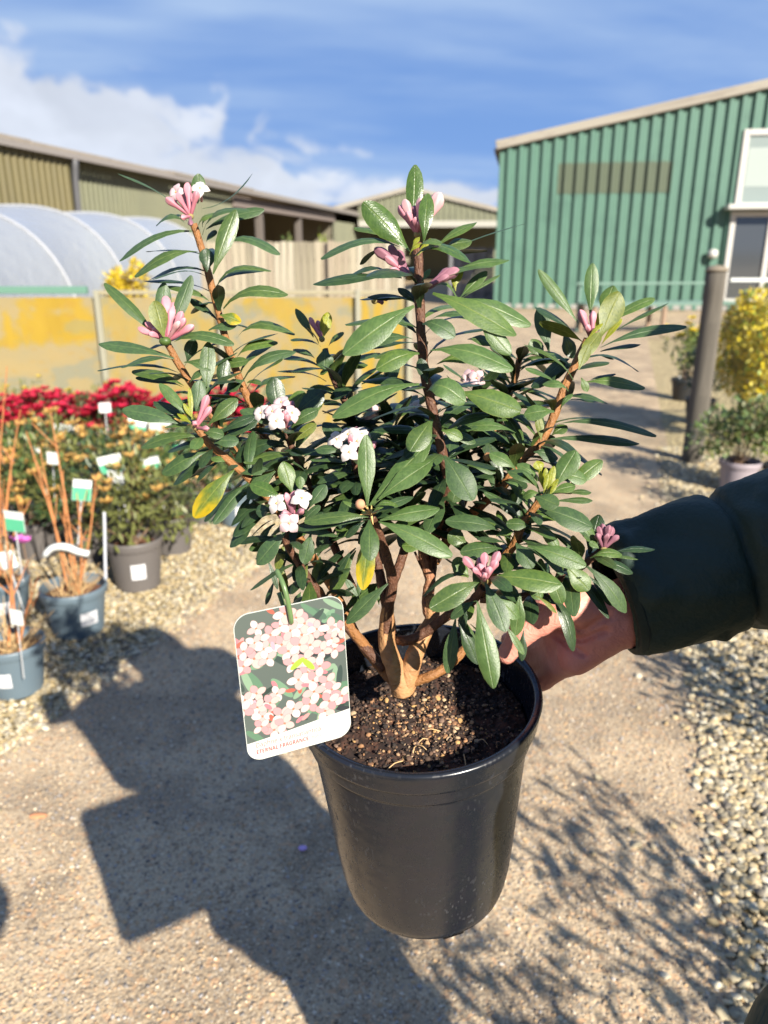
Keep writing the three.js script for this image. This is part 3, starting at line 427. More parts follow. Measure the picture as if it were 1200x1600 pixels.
// name cards stuck in the pots
const mCard = std({ color: lin(0.52, 0.54, 0.52), roughness: 0.4 }), mBand = std({ color: lin(0.07, 0.34, 0.19), roughness: 0.4 }), mStick = std({ color: lin(0.45, 0.45, 0.45), roughness: 0.4 });
[[104, 674, -4.9, 34, 20, 0.3], [14, 710, -4.6, 22, 20, 0], [82, 716, -4.0, 17, 18, 0], [173, 725, -3.8, 34, 26, 0.5], [181, 747, -3.75, 25, 22, 0], [236, 724, -3.9, 26, 18, 0.4], [128, 766, -3.5, 26, 32, 0.6], [215, 663, -4.9, 28, 16, 0.3], [250, 663, -4.8, 30, 20, 0], [164, 637, -5.3, 16, 14, 0], [22, 815, -3.0, 36, 32, 0.6], [12, 875, -2.9, 24, 28, 0], [57, 703, -4.6, 12, 12, 0], [26, 965, -2.55, 22, 26, 0], [278, 695, -4.4, 22, 14, 0.5]].forEach(([px, py, z, w, h, band], i) => {
  z *= 0.86; const c = atZ(px, py, z), s = -z / 1080, W = w * s, HH = h * s, g = thing('name_card', band ? 'small white and green plant name card among the potted shrubs' : 'small plain white plant name card among the potted shrubs', 'plant label', [c.x, c.y, c.z], rr(-0.5, 0.5), band ? 'white and green name cards' : 'plain white name cards'); g.rotation.z = rr(-0.25, 0.25);
  part('card', box(W, HH, 0.0015, 0, 0, 0, 0.0006), mCard, g); if (band) part('print_band', box(W * 0.96, HH * band, 0.0006, 0, -HH * (0.48 - band / 2), 0.0011), mBand, g);
  part('stick', box(W * 0.07, 0.2, 0.0015, 0, -HH / 2 - 0.095, -0.0018), mStick, g);
});
{ const z = gp(124, 984).z, pts = [[70, 868], [82, 856], [104, 855], [122, 862], [139, 866]].map(([a, b]) => atZ(a, b, z + 0.02)); single('white_strap_label', tube(pts, [0.012, 0.016, 0.014], 6, 14), mCard, 'curved white strap label looped over the twiggy plant', 'plant label');
  const a = atZ(163, 800, z - 0.05), b = atZ(165, 905, z + 0.02); single('clear_stake', tube([a, b], [0.006, 0.006], 6, 6), phys({ color: lin(0.6, 0.62, 0.66), roughness: 0.2, transmission: 0.4, thickness: 0 }), 'clear plastic stake beside the twiggy plant in its blue-grey pot', 'stake'); }
// yellow bush and tufts over the fence line
function freeBush(name, label, px0, px1, pyTop, z, mats, n, len, wid, group) {
  const a = atZ(px0, pyTop, z), b = atZ(px1, pyTop, z), R = (b.x - a.x) / 2, hh = a.y, g = thing(name, label, 'bush', [(a.x + b.x) / 2, 0, z], 0, group), lobes = []; for (let i = 0; i < 9; i++) { const q = rr(0, 6.28), k = rr(0, 0.6); lobes.push([Math.cos(q) * R * k, hh * rr(0.45, 0.85), Math.sin(q) * R * k, R * rr(0.3, 0.5), hh * rr(0.12, 0.2)]); }
  part('stems', stems(10, R, 0, lobes, 0.01), mTwig, g); mats.forEach((m) => part('foliage', blades(cloudOf(Math.floor(n / mats.length), lobes, len, wid)), m, g).userData.kind = 'stuff'); return g;
}
freeBush('yellow_bush', 'bright yellow flowering bush between polytunnel and board fence', 148, 236, 402, -7.8, [mYellow, mGold], 2600, 0.07, 0.03);
freeBush('hedge_plant', 'green tuft showing above the board fence under the barn bays', 430, 470, 360, -13, [mLeafOlive, mLeafMid], 500, 0.09, 0.03, 'green tufts over the fence'); freeBush('hedge_plant', 'green tuft showing above the board fence under the barn bays', 492, 520, 366, -13, [mLeafOlive, mLeafLime], 500, 0.09, 0.03, 'green tufts over the fence');

// ---- right-hand side: post, clear panel, shrubs
{
  const b = gp(1072, 722), top = atZ(1108, 424, b.z).y, g = thing('fence_post', 'stout weathered round timber post beside the path', 'post', [b.x + 0.04, 0, b.z]);
  part('trunk', tube([V(0, 0, 0), V(0.002, top * 0.5, 0), V(0, top, 0)], [0.072, 0.07, 0.066], 16, 10), std({ map: tex(128, 256, (u, v) => mix3([0.24, 0.225, 0.20], [0.40, 0.375, 0.335], tfbm(u, v * 0.15, 12, 5, 111)), true, [2, 0.1]), roughness: 0.9 }), g);
  part('cap', lathe([[0, 0.03], [0.05, 0.022], [0.075, 0], [0.072, -0.012], [0, -0.012]], 16).translate(0, top + 0.012, 0), std({ color: lin(0.17, 0.14, 0.10), roughness: 0.9 }), g);
  const p = thing('clear_windbreak', 'clear plastic windbreak sheet fixed to the timber post', 'windbreak', [b.x + 0.12, 0, b.z]);
  part('sheet', box(2.6, top - 0.12, 0.004, 1.32, (top - 0.12) / 2 + 0.05, 0), phys({ color: lin(0.95, 0.96, 0.95), roughness: 0.0, transmission: 1, specularIntensity: 0.25, thickness: 0, side: THREE.DoubleSide }), p);
  part('top_rail', box(2.6, 0.025, 0.02, 1.32, top - 0.055, 0), std({ color: lin(0.45, 0.47, 0.45), roughness: 0.5 }), p);
}
const pr = { leaves: 520, stemN: 9, sticker: false };
shrub('green_shrub', 'green leafy shrub in a pale lilac pot below the timber post', 'shrub', gp(1150, 768), { ...pr, potR: 0.125, potH: 0.21, potM: mPotLilac, R: 0.30, h: 0.50, leaves: 900, leafM: mLeafMid, foliage2: mLeafOlive, len: 0.05, wid: 0.024 });
shrub('lime_shrub', 'lime green shrub partly behind the raised sleeve', 'shrub', gp(1218, 775), { ...pr, potR: 0.12, potH: 0.2, potM: mPotBlack, R: 0.22, h: 0.35, leafM: mLeafLime, len: 0.045, wid: 0.02 });
freeBush('yellow_flowering_bush', 'tall yellow flowering bush behind the clear panel', 1082, 1300, 440, -6.1, [mYellow, mPrimrose, mYellow, mLeafLime], 7000, 0.055, 0.028);
shrub('yellow_potted_shrub', 'small yellow flowered shrub in a black pot beyond the post', 'shrub', gp(1066, 624), { ...pr, potR: 0.13, potH: 0.22, potM: mPotBlack, R: 0.26, h: 0.62, leafM: mLeafMid, foliage2: mLeafLime, len: 0.06, wid: 0.025, heads: 22, headM: mYellow, headK: 14, headLen: 0.06, headWid: 0.03, top: 0.9, blossom: 'blossom' });
shrub('dark_shrub', 'dark leaved potted shrub behind the timber post', 'shrub', gp(1090, 660), { ...pr, potR: 0.13, potH: 0.22, potM: mPotBlack, R: 0.24, h: 0.5, leafM: mLeafDark, len: 0.06, wid: 0.022 });
// shrubs standing on the right-hand gravel outside the picture; their shadows fall across the path
for (const [x, z, R, h, lv] of [[1.34, -0.24, 0.27, 1.0, 520], [1.02, 0.16, 0.19, 1.15, 300], [1.72, -1.62, 0.30, 0.62, 620], [2.05, -2.75, 0.27, 0.66, 420], [2.42, -3.65, 0.27, 0.66, 420]]) shrub('standing_shrub', 'tall loose shrub in a black pot on the coarse gravel strip', 'shrub', V(x, 0, z), { ...pr, potR: 0.13, potH: 0.22, potM: mPotBlack, R, h, leaves: lv, leafM: mLeafMid, len: 0.065, wid: 0.022, nl: 9, group: 'shrubs on the coarse gravel strip' });
// display bench in front of the green shed
{
  const p = gp(1000, 520), q = atZ(1070, 474, p.z).y, g = thing('display_bench', 'low green display bench of slats in front of the green shed', 'bench', [p.x, 0, p.z], 0.17);
  const m = std({ color: lin(0.10, 0.17, 0.135), roughness: 0.7 }), mm = std({ color: lin(0.22, 0.15, 0.10), roughness: 0.8 });
  for (let i = 0; i < 5; i++) part('slat', box(3.0, 0.05, 0.1, 0.3, q, -0.3 + i * 0.15, 0.008), m, g); for (const x of [-1.1, 0.3, 1.7]) for (const z of [-0.28, 0.28]) part('leg', box(0.07, q - 0.03, 0.07, x, (q - 0.03) / 2, z, 0.008), mm, g);
  part('back_rail', box(3.0, 0.05, 0.05, 0.3, q + 0.35, -0.4, 0.008), m, g); for (const x of [-1.1, 1.7]) part('upright', box(0.05, q + 0.35, 0.05, x, (q + 0.35) / 2, -0.46, 0.006), m, g);
}

// ================================================================ THE HELD PLANT
const plant = thing('potted_shrub', 'flowering evergreen shrub in a black plastic pot held up by a hand', 'potted plant');
// ---- pot, tipped a little towards the viewer
const potC = P(653, 1076, 0.72), PR = 0.1150, PH = 0.236;
const potQ = new THREE.Quaternion().setFromEuler(new THREE.Euler(5.5 * Math.PI / 180, 0, 3.0 * Math.PI / 180));
const potPt = (r, q, y) => V(Math.cos(q) * r, y, Math.sin(q) * r).applyQuaternion(potQ).add(potC);   // y measured down from the rim as a negative number
{
  const wear = tex(1024, 512, (u, v) => {
    const sp = smooth(0.80, 0.90, tnoise(u * 300, v * 150, 300, 201)) * smooth(0.45, 0.7, tfbm(u, v, 8, 4, 205)), sc = smooth(0.8, 0.95, tnoise(u * 40, v * 420, 420, 207)) * smooth(0.55, 0.75, tfbm(u, v, 6, 4, 209)), mud = smooth(0.62, 0.75, tfbm(u, v, 16, 5, 215)) * smooth(0.20, 0.13, v);
    let c = mix3([0.09, 0.10, 0.125], [0.12, 0.13, 0.155], tfbm(u, v, 5, 5, 212)); c = mix3(c, [0.36, 0.36, 0.37], 0.5 * sp); c = mix3(c, [0.34, 0.35, 0.37], 0.35 * sc); return mix3(c, [0.45, 0.42, 0.38], 0.8 * mud);
  });
  const rough = grey(512, 256, (u, v) => 0.17 + 0.16 * tfbm(u, v, 8, 5, 221) + 0.2 * smooth(0.8, 0.9, tnoise(u * 300, v * 150, 300, 201)));
  const mPot = std({ map: wear, roughnessMap: rough, roughness: 1, bumpMap: grey(512, 256, (u, v) => tfbm(u, v, 10, 5, 231)), bumpScale: 0.0012 });
  const prof = []; const r = PR;
  for (const q of [[0, -PH + 0.012], [0.05, -PH + 0.012], [0.072, -PH + 0.004], [0.078, -PH], [0.0825, -PH + 0.003], [0.085, -PH + 0.012], [0.088, -PH + 0.03], [0.092, -PH + 0.07], [0.0975, -0.10], [0.1025, -0.045], [0.1035, -0.0405], [0.1062, -0.0395], [0.1068, -0.0375], [0.1085, -0.0245], [0.1092, -0.0235], [0.1115, -0.0225], [0.1122, -0.020], [r - 0.001, -0.006], [r, -0.003], [r - 0.0012, -0.0006], [r - 0.004, 0], [r - 0.0072, -0.001], [r - 0.0086, -0.004], [r - 0.0094, -0.012], [0.1005, -0.05], [0.098, -0.06]]) prof.push(q);
  const pg = lathe(prof, 96); { let a = 0; const acc = prof.map(([x, y], i) => i ? (a += Math.hypot(x - prof[i - 1][0], y - prof[i - 1][1])) : 0), n = prof.length, uvp = pg.attributes.uv; for (let i = 0; i < uvp.count; i++) uvp.setY(i, acc[i % n] / a * 0.7); } const g = part('pot', pg, mPot, plant); g.position.copy(potC); g.quaternion.copy(potQ);
  const feet = []; for (let i = 0; i < 6; i++) { const q = i / 6 * 6.283 + 0.3, f = new RoundedBoxGeometry(0.022, 0.005, 0.008, 1, 0.0015); f.translate(0, -PH - 0.0005, 0.076); f.rotateY(q); feet.push(f); } part('foot_ring', merge(feet), mPot, g);
  // potting compost, lumpy, with grit on it
  const S = new THREE.CircleGeometry(0.101, 64, 0); const pos = [0, 0, 0], uv = [0.5, 0.5], idx = []; const NR = 26, NA = 72; const hgt = (x, z) => 0.007 * (fbm(x * 60 + 5, z * 60, 1, 4) - 0.5) + 0.010 * (fbm(x * 230, z * 230, 3, 3) - 0.5) + 0.006 * Math.exp(-((x + 0.02) ** 2 + z * z) / 0.002);
  for (let i = 1; i <= NR; i++) for (let k = 0; k < NA; k++) { const q = k / NA * 6.283, rad = 0.1005 * i / NR, x = Math.cos(q) * rad, z = Math.sin(q) * rad; pos.push(x, hgt(x, z), z); uv.push(x * 6, z * 6); }
  for (let k = 0; k < NA; k++) idx.push(0, 1 + (k + 1) % NA, 1 + k); for (let i = 0; i < NR - 1; i++) for (let k = 0; k < NA; k++) { const a = 1 + i * NA + k, b = 1 + i * NA + (k + 1) % NA; idx.push(a, b, a + NA, b, b + NA, a + NA); }
  const sg = new THREE.BufferGeometry(); sg.setAttribute('position', new THREE.Float32BufferAttribute(pos, 3)); sg.setAttribute('uv', new THREE.Float32BufferAttribute(uv, 2)); sg.setIndex(idx); sg.computeVertexNormals();
  const soil = part('compost', sg, std({ map: tex(256, 256, (u, v) => mix3([0.13, 0.08, 0.06], [0.31, 0.20, 0.145], smooth(0.35, 0.75, tfbm(u, v, 24, 4, 241)))), roughness: 0.95, bumpMap: grey(256, 256, (u, v) => tfbm(u, v, 32, 4, 245)), bumpScale: 0.003 }), plant);
  const sy = -0.036; soil.position.copy(potC).add(V(0, sy, 0).applyQuaternion(potQ)); soil.quaternion.copy(potQ);
  const grit = scatter('grit', 900, () => { const q = rr(0, 6.283), rad = 0.098 * Math.sqrt(rnd()); let x = Math.cos(q) * rad, z = Math.sin(q) * rad; if (rnd() < 0.62) { x = lerp(x, 0.02 + rr(-0.05, 0.05), 0.6); z = lerp(z, 0.02 + rr(-0.035, 0.045), 0.6); } return [V(x, hgt(x, z) + 0.0008, z), 0.0006 + 0.0024 * Math.pow(rnd(), 2.5)]; }, pebble(0, 21), mStone, [[0.27, 0.14, 0.065], [0.33, 0.20, 0.10], [0.20, 0.10, 0.05], [0.38, 0.27, 0.16], [0.16, 0.10, 0.07], [0.29, 0.18, 0.10], [0.36, 0.21, 0.08]]);
  grit.name = 'grit'; soil.add(grit);
  const crumbs = scatter('crumbs', 2200, () => { const q = rr(0, 6.283), rad = 0.099 * Math.sqrt(rnd()), x = Math.cos(q) * rad, z = Math.sin(q) * rad; return [V(x, hgt(x, z) + 0.001, z), 0.0009 + 0.0022 * rnd() * rnd()]; }, pebble(0, 4), mStone, [[0.03, 0.018, 0.012], [0.06, 0.035, 0.022], [0.09, 0.05, 0.03], [0.02, 0.013, 0.01]]);
  crumbs.name = 'crumbs'; soil.add(crumbs);
  for (let i = 0; i < 9; i++) { const q = rr(0, 6.283), x = rr(-0.06, 0.06), z = rr(0, 0.08), l = rr(0.008, 0.022); part('straw', tube([V(x, 0.003, z), V(x + Math.cos(q) * l / 2, 0.006, z + Math.sin(q) * l / 2), V(x + Math.cos(q) * l, 0.003, z + Math.sin(q) * l)], [0.0006, 0.0005], 4, 4), std({ color: lin(0.5, 0.33, 0.16), roughness: 0.8 }), soil); }
}

// ---- stems
const barkT = (a, b, k) => tex(64, 256, (u, v) => { const r = smooth(0.80, 0.9, tnoise(u * 8, v * 24, 8, k)); return mix3(mix3(a, b, tfbm(u, v, 8, 5, k + 2)), [0.62, 0.50, 0.36], 0.35 * r); });
const barkB = grey(64, 256, (u, v) => tfbm(u, v, 24, 4, 255));
const bark = (a, b, k) => std({ map: barkT(a, b, k), bumpMap: barkB, bumpScale: 0.0014, roughness: 0.7 });
const mBarkTan = bark([0.50, 0.36, 0.23], [0.72, 0.54, 0.36], 261), mBarkBrown = bark([0.26, 0.16, 0.105], [0.38, 0.24, 0.155], 264), mBarkOrange = bark([0.44, 0.29, 0.15], [0.57, 0.385, 0.20], 267), mBarkPink = bark([0.48, 0.34, 0.25], [0.58, 0.39, 0.27], 270);
const stemPts = {};
function stem(key, pts, r0, r1, m, name = 'stem') { const q = pts.map(([x, y, d]) => P(x, y, d)); stemPts[key] = new THREE.CatmullRomCurve3(q, false, 'centripetal'); const g = tube(q, [r0, (r0 + r1) / 2, r1], 12, q.length * 8), p = g.attributes.position, n = g.attributes.normal; for (let i = 0; i < p.count - 2; i++) { const k = 1 + 0.16 * (noise(p.getX(i) * 300, p.getY(i) * 160, p.getZ(i) * 300) - 0.5), e = r1 * (k - 1) * 2; p.setXYZ(i, p.getX(i) + n.getX(i) * e, p.getY(i) + n.getY(i) * e, p.getZ(i) + n.getZ(i) * e); } g.computeVertexNormals(); part(name, g, m, plant); }
// trunk forks just above the compost
stem('t1', [[631, 1082, 0.703], [627, 1068, 0.700], [617, 1042, 0.697], [606, 1010, 0.695], [604, 980, 0.692], [606, 945, 0.685]], 0.0112, 0.0056, mBarkTan, 'trunk');
stem('t2', [[631, 1080, 0.703], [638, 1055, 0.698], [647, 1026, 0.696], [661, 992, 0.70], [675, 966, 0.704], [671, 932, 0.71]], 0.0098, 0.0058, mBarkTan, 'trunk');
stem('t3', [[620, 1068, 0.705], [590, 1035, 0.71], [562, 1000, 0.70], [535, 965, 0.69]], 0.0062, 0.0045, mBarkOrange, 'trunk');
stem('t4', [[640, 1068, 0.70], [675, 1055, 0.695], [705, 1036, 0.70], [730, 1010, 0.71]], 0.0048, 0.0040, mBarkOrange, 'trunk');
stem('h1', [[604, 992, 0.692], [606, 950, 0.685], [613, 912, 0.675], [604, 870, 0.66], [590, 828, 0.64], [580, 806, 0.628]], 0.0056, 0.0034, mBarkBrown);
stem('h2', [[612, 990, 0.70], [604, 948, 0.695], [597, 915, 0.69], [592, 890, 0.69]], 0.0052, 0.0042, mBarkBrown);
stem('h3', [[613, 912, 0.675], [628, 872, 0.69], [638, 830, 0.70], [640, 770, 0.71], [636, 720, 0.72]], 0.0045, 0.003, mBarkBrown);
stem('m1', [[622, 1000, 0.70], [640, 1000, 0.692], [668, 985, 0.688], [700, 962, 0.68], [735, 942, 0.665], [756, 918, 0.65]], 0.0048, 0.0038, mBarkBrown);
stem('v1', [[676, 975, 0.703], [668, 940, 0.71], [672, 905, 0.715], [662, 870, 0.715], [655, 835, 0.715]], 0.0060, 0.0042, mBarkPink);
stem('v2', [[672, 910, 0.715], [676, 880, 0.72], [680, 840, 0.71], [692, 790, 0.69], [700, 755, 0.675], [692, 712, 0.662], [678, 650, 0.655], [664, 585, 0.65], [657, 505, 0.645], [654, 420, 0.64], [652, 380, 0.64]], 0.0046, 0.0040, mBarkBrown);
stem('j', [[690, 860, 0.715], [705, 835, 0.71], [738, 802, 0.70], [765, 778, 0.695], [792, 752, 0.69], [815, 720, 0.69], [846, 688, 0.69], [866, 648, 0.69], [882, 606, 0.69], [902, 562, 0.69], [918, 530, 0.69]], 0.0046, 0.0036, mBarkOrange);
stem('k', [[748, 930, 0.66], [768, 898, 0.65], [788, 872, 0.645], [806, 845, 0.64], [815, 822, 0.635], [830, 800, 0.63], [850, 775, 0.625]], 0.0046, 0.003, mBarkOrange);
stem('n', [[750, 935, 0.66], [800, 935, 0.655], [838, 926, 0.65], [872, 906, 0.645], [905, 888, 0.64], [930, 868, 0.635], [945, 855, 0.635]], 0.0042, 0.0028, mBarkBrown);
stem('i', [[600, 1045, 0.705], [560, 1000, 0.70], [512, 944, 0.68], [470, 885, 0.66], [446, 842, 0.645], [452, 812, 0.64]], 0.0048, 0.0030, mBarkBrown);
stem('c', [[560, 1000, 0.71], [520, 920, 0.71], [460, 830, 0.70], [405, 762, 0.69], [380, 740, 0.685], [352, 715, 0.68], [325, 692, 0.675], [305, 665, 0.67]], 0.0046, 0.0032, mBarkOrange);
stem('b', [[430, 800, 0.71], [370, 710, 0.725], [325, 640, 0.725], [298, 598, 0.72], [280, 570, 0.715], [262, 538, 0.71]], 0.0040, 0.0032, mBarkOrange);
stem('a', [[470, 850, 0.73], [420, 700, 0.745], [380, 605, 0.745], [362, 560, 0.745], [346, 505, 0.745], [330, 445, 0.74], [314, 385, 0.735], [302, 350, 0.73]], 0.0042, 0.0034, mBarkOrange);
stem('d', [[570, 960, 0.71], [525, 860, 0.72], [490, 770, 0.72], [458, 705, 0.715], [446, 668, 0.71]], 0.0042, 0.0028, mBarkBrown);
stem('e', [[595, 900, 0.70], [575, 820, 0.71], [560, 750, 0.70], [552, 712, 0.69]], 0.0040, 0.0028, mBarkBrown);
stem('f', [[600, 880, 0.74], [575, 760, 0.76], [548, 650, 0.77], [520, 590, 0.775], [508, 545, 0.775]], 0.0040, 0.003, mBarkBrown);
stem('q1', [[680, 880, 0.73], [735, 760, 0.76], [780, 660, 0.775], [805, 590, 0.78], [812, 560, 0.78]], 0.0040, 0.003, mBarkOrange);
stem('q2', [[655, 840, 0.73], [630, 740, 0.765], [605, 660, 0.775], [585, 640, 0.775]], 0.0038, 0.003, mBarkBrown);
stem('q3', [[690, 840, 0.73], [720, 740, 0.755], [740, 650, 0.77], [742, 610, 0.775]], 0.0038, 0.003, mBarkBrown);
stem('w1', [[702, 862, 0.70], [665, 868, 0.715]], 0.0014, 0.001, mBarkBrown, 'twig'); stem('w2', [[648, 862, 0.715], [658, 885, 0.715], [664, 895, 0.715]], 0.0012, 0.001, mBarkBrown, 'twig'); stem('w3', [[675, 858, 0.70], [674, 890, 0.712]], 0.0013, 0.001, mBarkBrown, 'twig');

// ---- leaves: each its own mesh. Blade texture: pale midrib, mottling, thin light margin
function leafTex(base, deep, rib, k, tipC = null) {
  return tex(96, 192, (u, v) => {
    const d = Math.abs(u - 0.5) * 2, mid = Math.exp(-Math.pow(d / 0.055, 2)) * (1 - 0.5 * v), side = 0.5 + 0.5 * Math.sin((v * 26 + d * 5) * 6.283 * 0.5 + 2 * noise(u * 6, v * 9, k)), mot = fbm(u * 9, v * 22, k, 5);
    let c = mix3(base, deep, smooth(0.3, 0.72, mot)); c = mix3(c, rib, 0.10 * side * side); c = mix3(c, rib, 0.75 * mid); c = mix3(c, rib, 0.5 * smooth(0.93, 1, d)); if (tipC) c = mix3(c, tipC, smooth(0.35, 0.75, v * 0.62 + d * 0.28 + 0.35 * (fbm(u * 7, v * 9, k + 4, 4) - 0.5))); return c;
  });
}
const leafBump = grey(96, 192, (u, v) => { const d = Math.abs(u - 0.5) * 2; return 0.75 - 0.5 * Math.exp(-Math.pow(d / 0.06, 2)) + 0.3 * (fbm(u * 22, v * 60, 9, 4) - 0.5); });
const LM = (t, o = {}) => phys({ map: t, bumpMap: leafBump, bumpScale: 0.0005, roughness: 0.43, transmission: 0.15, thickness: 0, side: THREE.DoubleSide, specularIntensity: 0.75, ...o });
const Lm = {
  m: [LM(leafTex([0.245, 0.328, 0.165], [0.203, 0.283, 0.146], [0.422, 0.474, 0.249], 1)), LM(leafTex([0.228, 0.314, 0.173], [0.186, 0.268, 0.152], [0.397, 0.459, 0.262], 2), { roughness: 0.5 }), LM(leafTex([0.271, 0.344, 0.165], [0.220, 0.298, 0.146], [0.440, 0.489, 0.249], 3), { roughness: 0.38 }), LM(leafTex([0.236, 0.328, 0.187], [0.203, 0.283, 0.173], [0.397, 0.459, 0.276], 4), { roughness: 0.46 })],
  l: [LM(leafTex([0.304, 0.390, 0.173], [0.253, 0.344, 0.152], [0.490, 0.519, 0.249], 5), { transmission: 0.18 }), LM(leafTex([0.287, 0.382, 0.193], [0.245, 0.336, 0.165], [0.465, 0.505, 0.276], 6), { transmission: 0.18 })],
  d: [LM(leafTex([0.186, 0.260, 0.152], [0.144, 0.214, 0.131], [0.304, 0.367, 0.207], 7), { roughness: 0.36, transmission: 0.10 })],  // dark copy of the leaf green, shade painted in for shaded and inner leaves
  y: [LM(leafTex([0.524, 0.535, 0.096], [0.440, 0.474, 0.083], [0.659, 0.627, 0.207], 8), { transmission: 0.28 })],
  u: [LM(leafTex([0.389, 0.420, 0.165], [0.321, 0.367, 0.138], [0.524, 0.519, 0.234], 9), { transmission: 0.2, roughness: 0.5 })],
  t: [LM(leafTex([0.321, 0.398, 0.152], [0.271, 0.344, 0.138], [0.524, 0.535, 0.249], 10, [0.642, 0.551, 0.083]), { transmission: 0.2 })],
  g: [LM(leafTex([0.253, 0.344, 0.152], [0.211, 0.298, 0.131], [0.440, 0.481, 0.249], 11), { roughness: 0.27 })],
};
const SS = [0, 0.14, 0.3, 0.46, 0.61, 0.75, 0.87, 0.955, 1], VV = [-1, -0.5, 0, 0.5, 1];
const wide = (s) => s >= 1 ? 0.0 : 0.085 + 0.915 * Math.pow(Math.sin(Math.PI * Math.pow(clamp(s, 0.0, 0.9999), 1.42)), 0.56) * (0.35 + 0.65 * smooth(0, 0.5, s));
function leafGeo(B, T, w, N, bow, twist, curl, hook) {
  const A = T.clone().sub(B), len = A.length(), a = A.clone().divideScalar(len), n0 = N.clone().addScaledVector(a, -N.dot(a)).normalize(), pos = [], uv = [], idx = [], pt = V(), W = V(), n = V();
  for (let i = 0; i < SS.length; i++) {
    const s = SS[i], q = twist * (s - 0.4); n.copy(n0).applyAxisAngle(a, q); W.copy(a).cross(n).normalize();
    const arch = bow * len * (Math.sin(Math.PI * Math.pow(s, 0.85)) ) - hook * len * Math.pow(s, 3) * 0.0, f = i === SS.length - 1 ? 0.22 : wide(s);
    for (const v of VV) { pt.copy(B).addScaledVector(A, s - (v * v) * (s > 0.9 ? 0.012 : 0)).addScaledVector(n0, arch).addScaledVector(W, v * w * 0.5 * f).addScaledVector(n, w * f * (-curl * v * v - 0.05 * Math.exp(-v * v * 12))).addScaledVector(n, Math.sin(s * 9 + twist * 20) * w * 0.035 * v); pos.push(pt.x, pt.y, pt.z); uv.push((v + 1) / 2, s); }
  }
  for (let i = 0; i < SS.length - 1; i++) for (let k = 0; k < 4; k++) { const p = i * 5 + k; idx.push(p, p + 1, p + 5, p + 1, p + 6, p + 5); }
  const g = new THREE.BufferGeometry(); g.setAttribute('position', new THREE.Float32BufferAttribute(pos, 3)); g.setAttribute('uv', new THREE.Float32BufferAttribute(uv, 2)); g.setIndex(idx); g.computeVertexNormals(); return g;
}
let nLeaf = 0; const rest = [];
function addLeaf(B, T, w, N, bow, mat) {
  const g = leafGeo(B, T, w, N, bow, rr(-0.45, 0.45), rr(0.05, 0.16), 0);
  if (nLeaf < 300) { part('leaf', g, mat, plant); nLeaf++; } else rest.push([g, mat]);
}
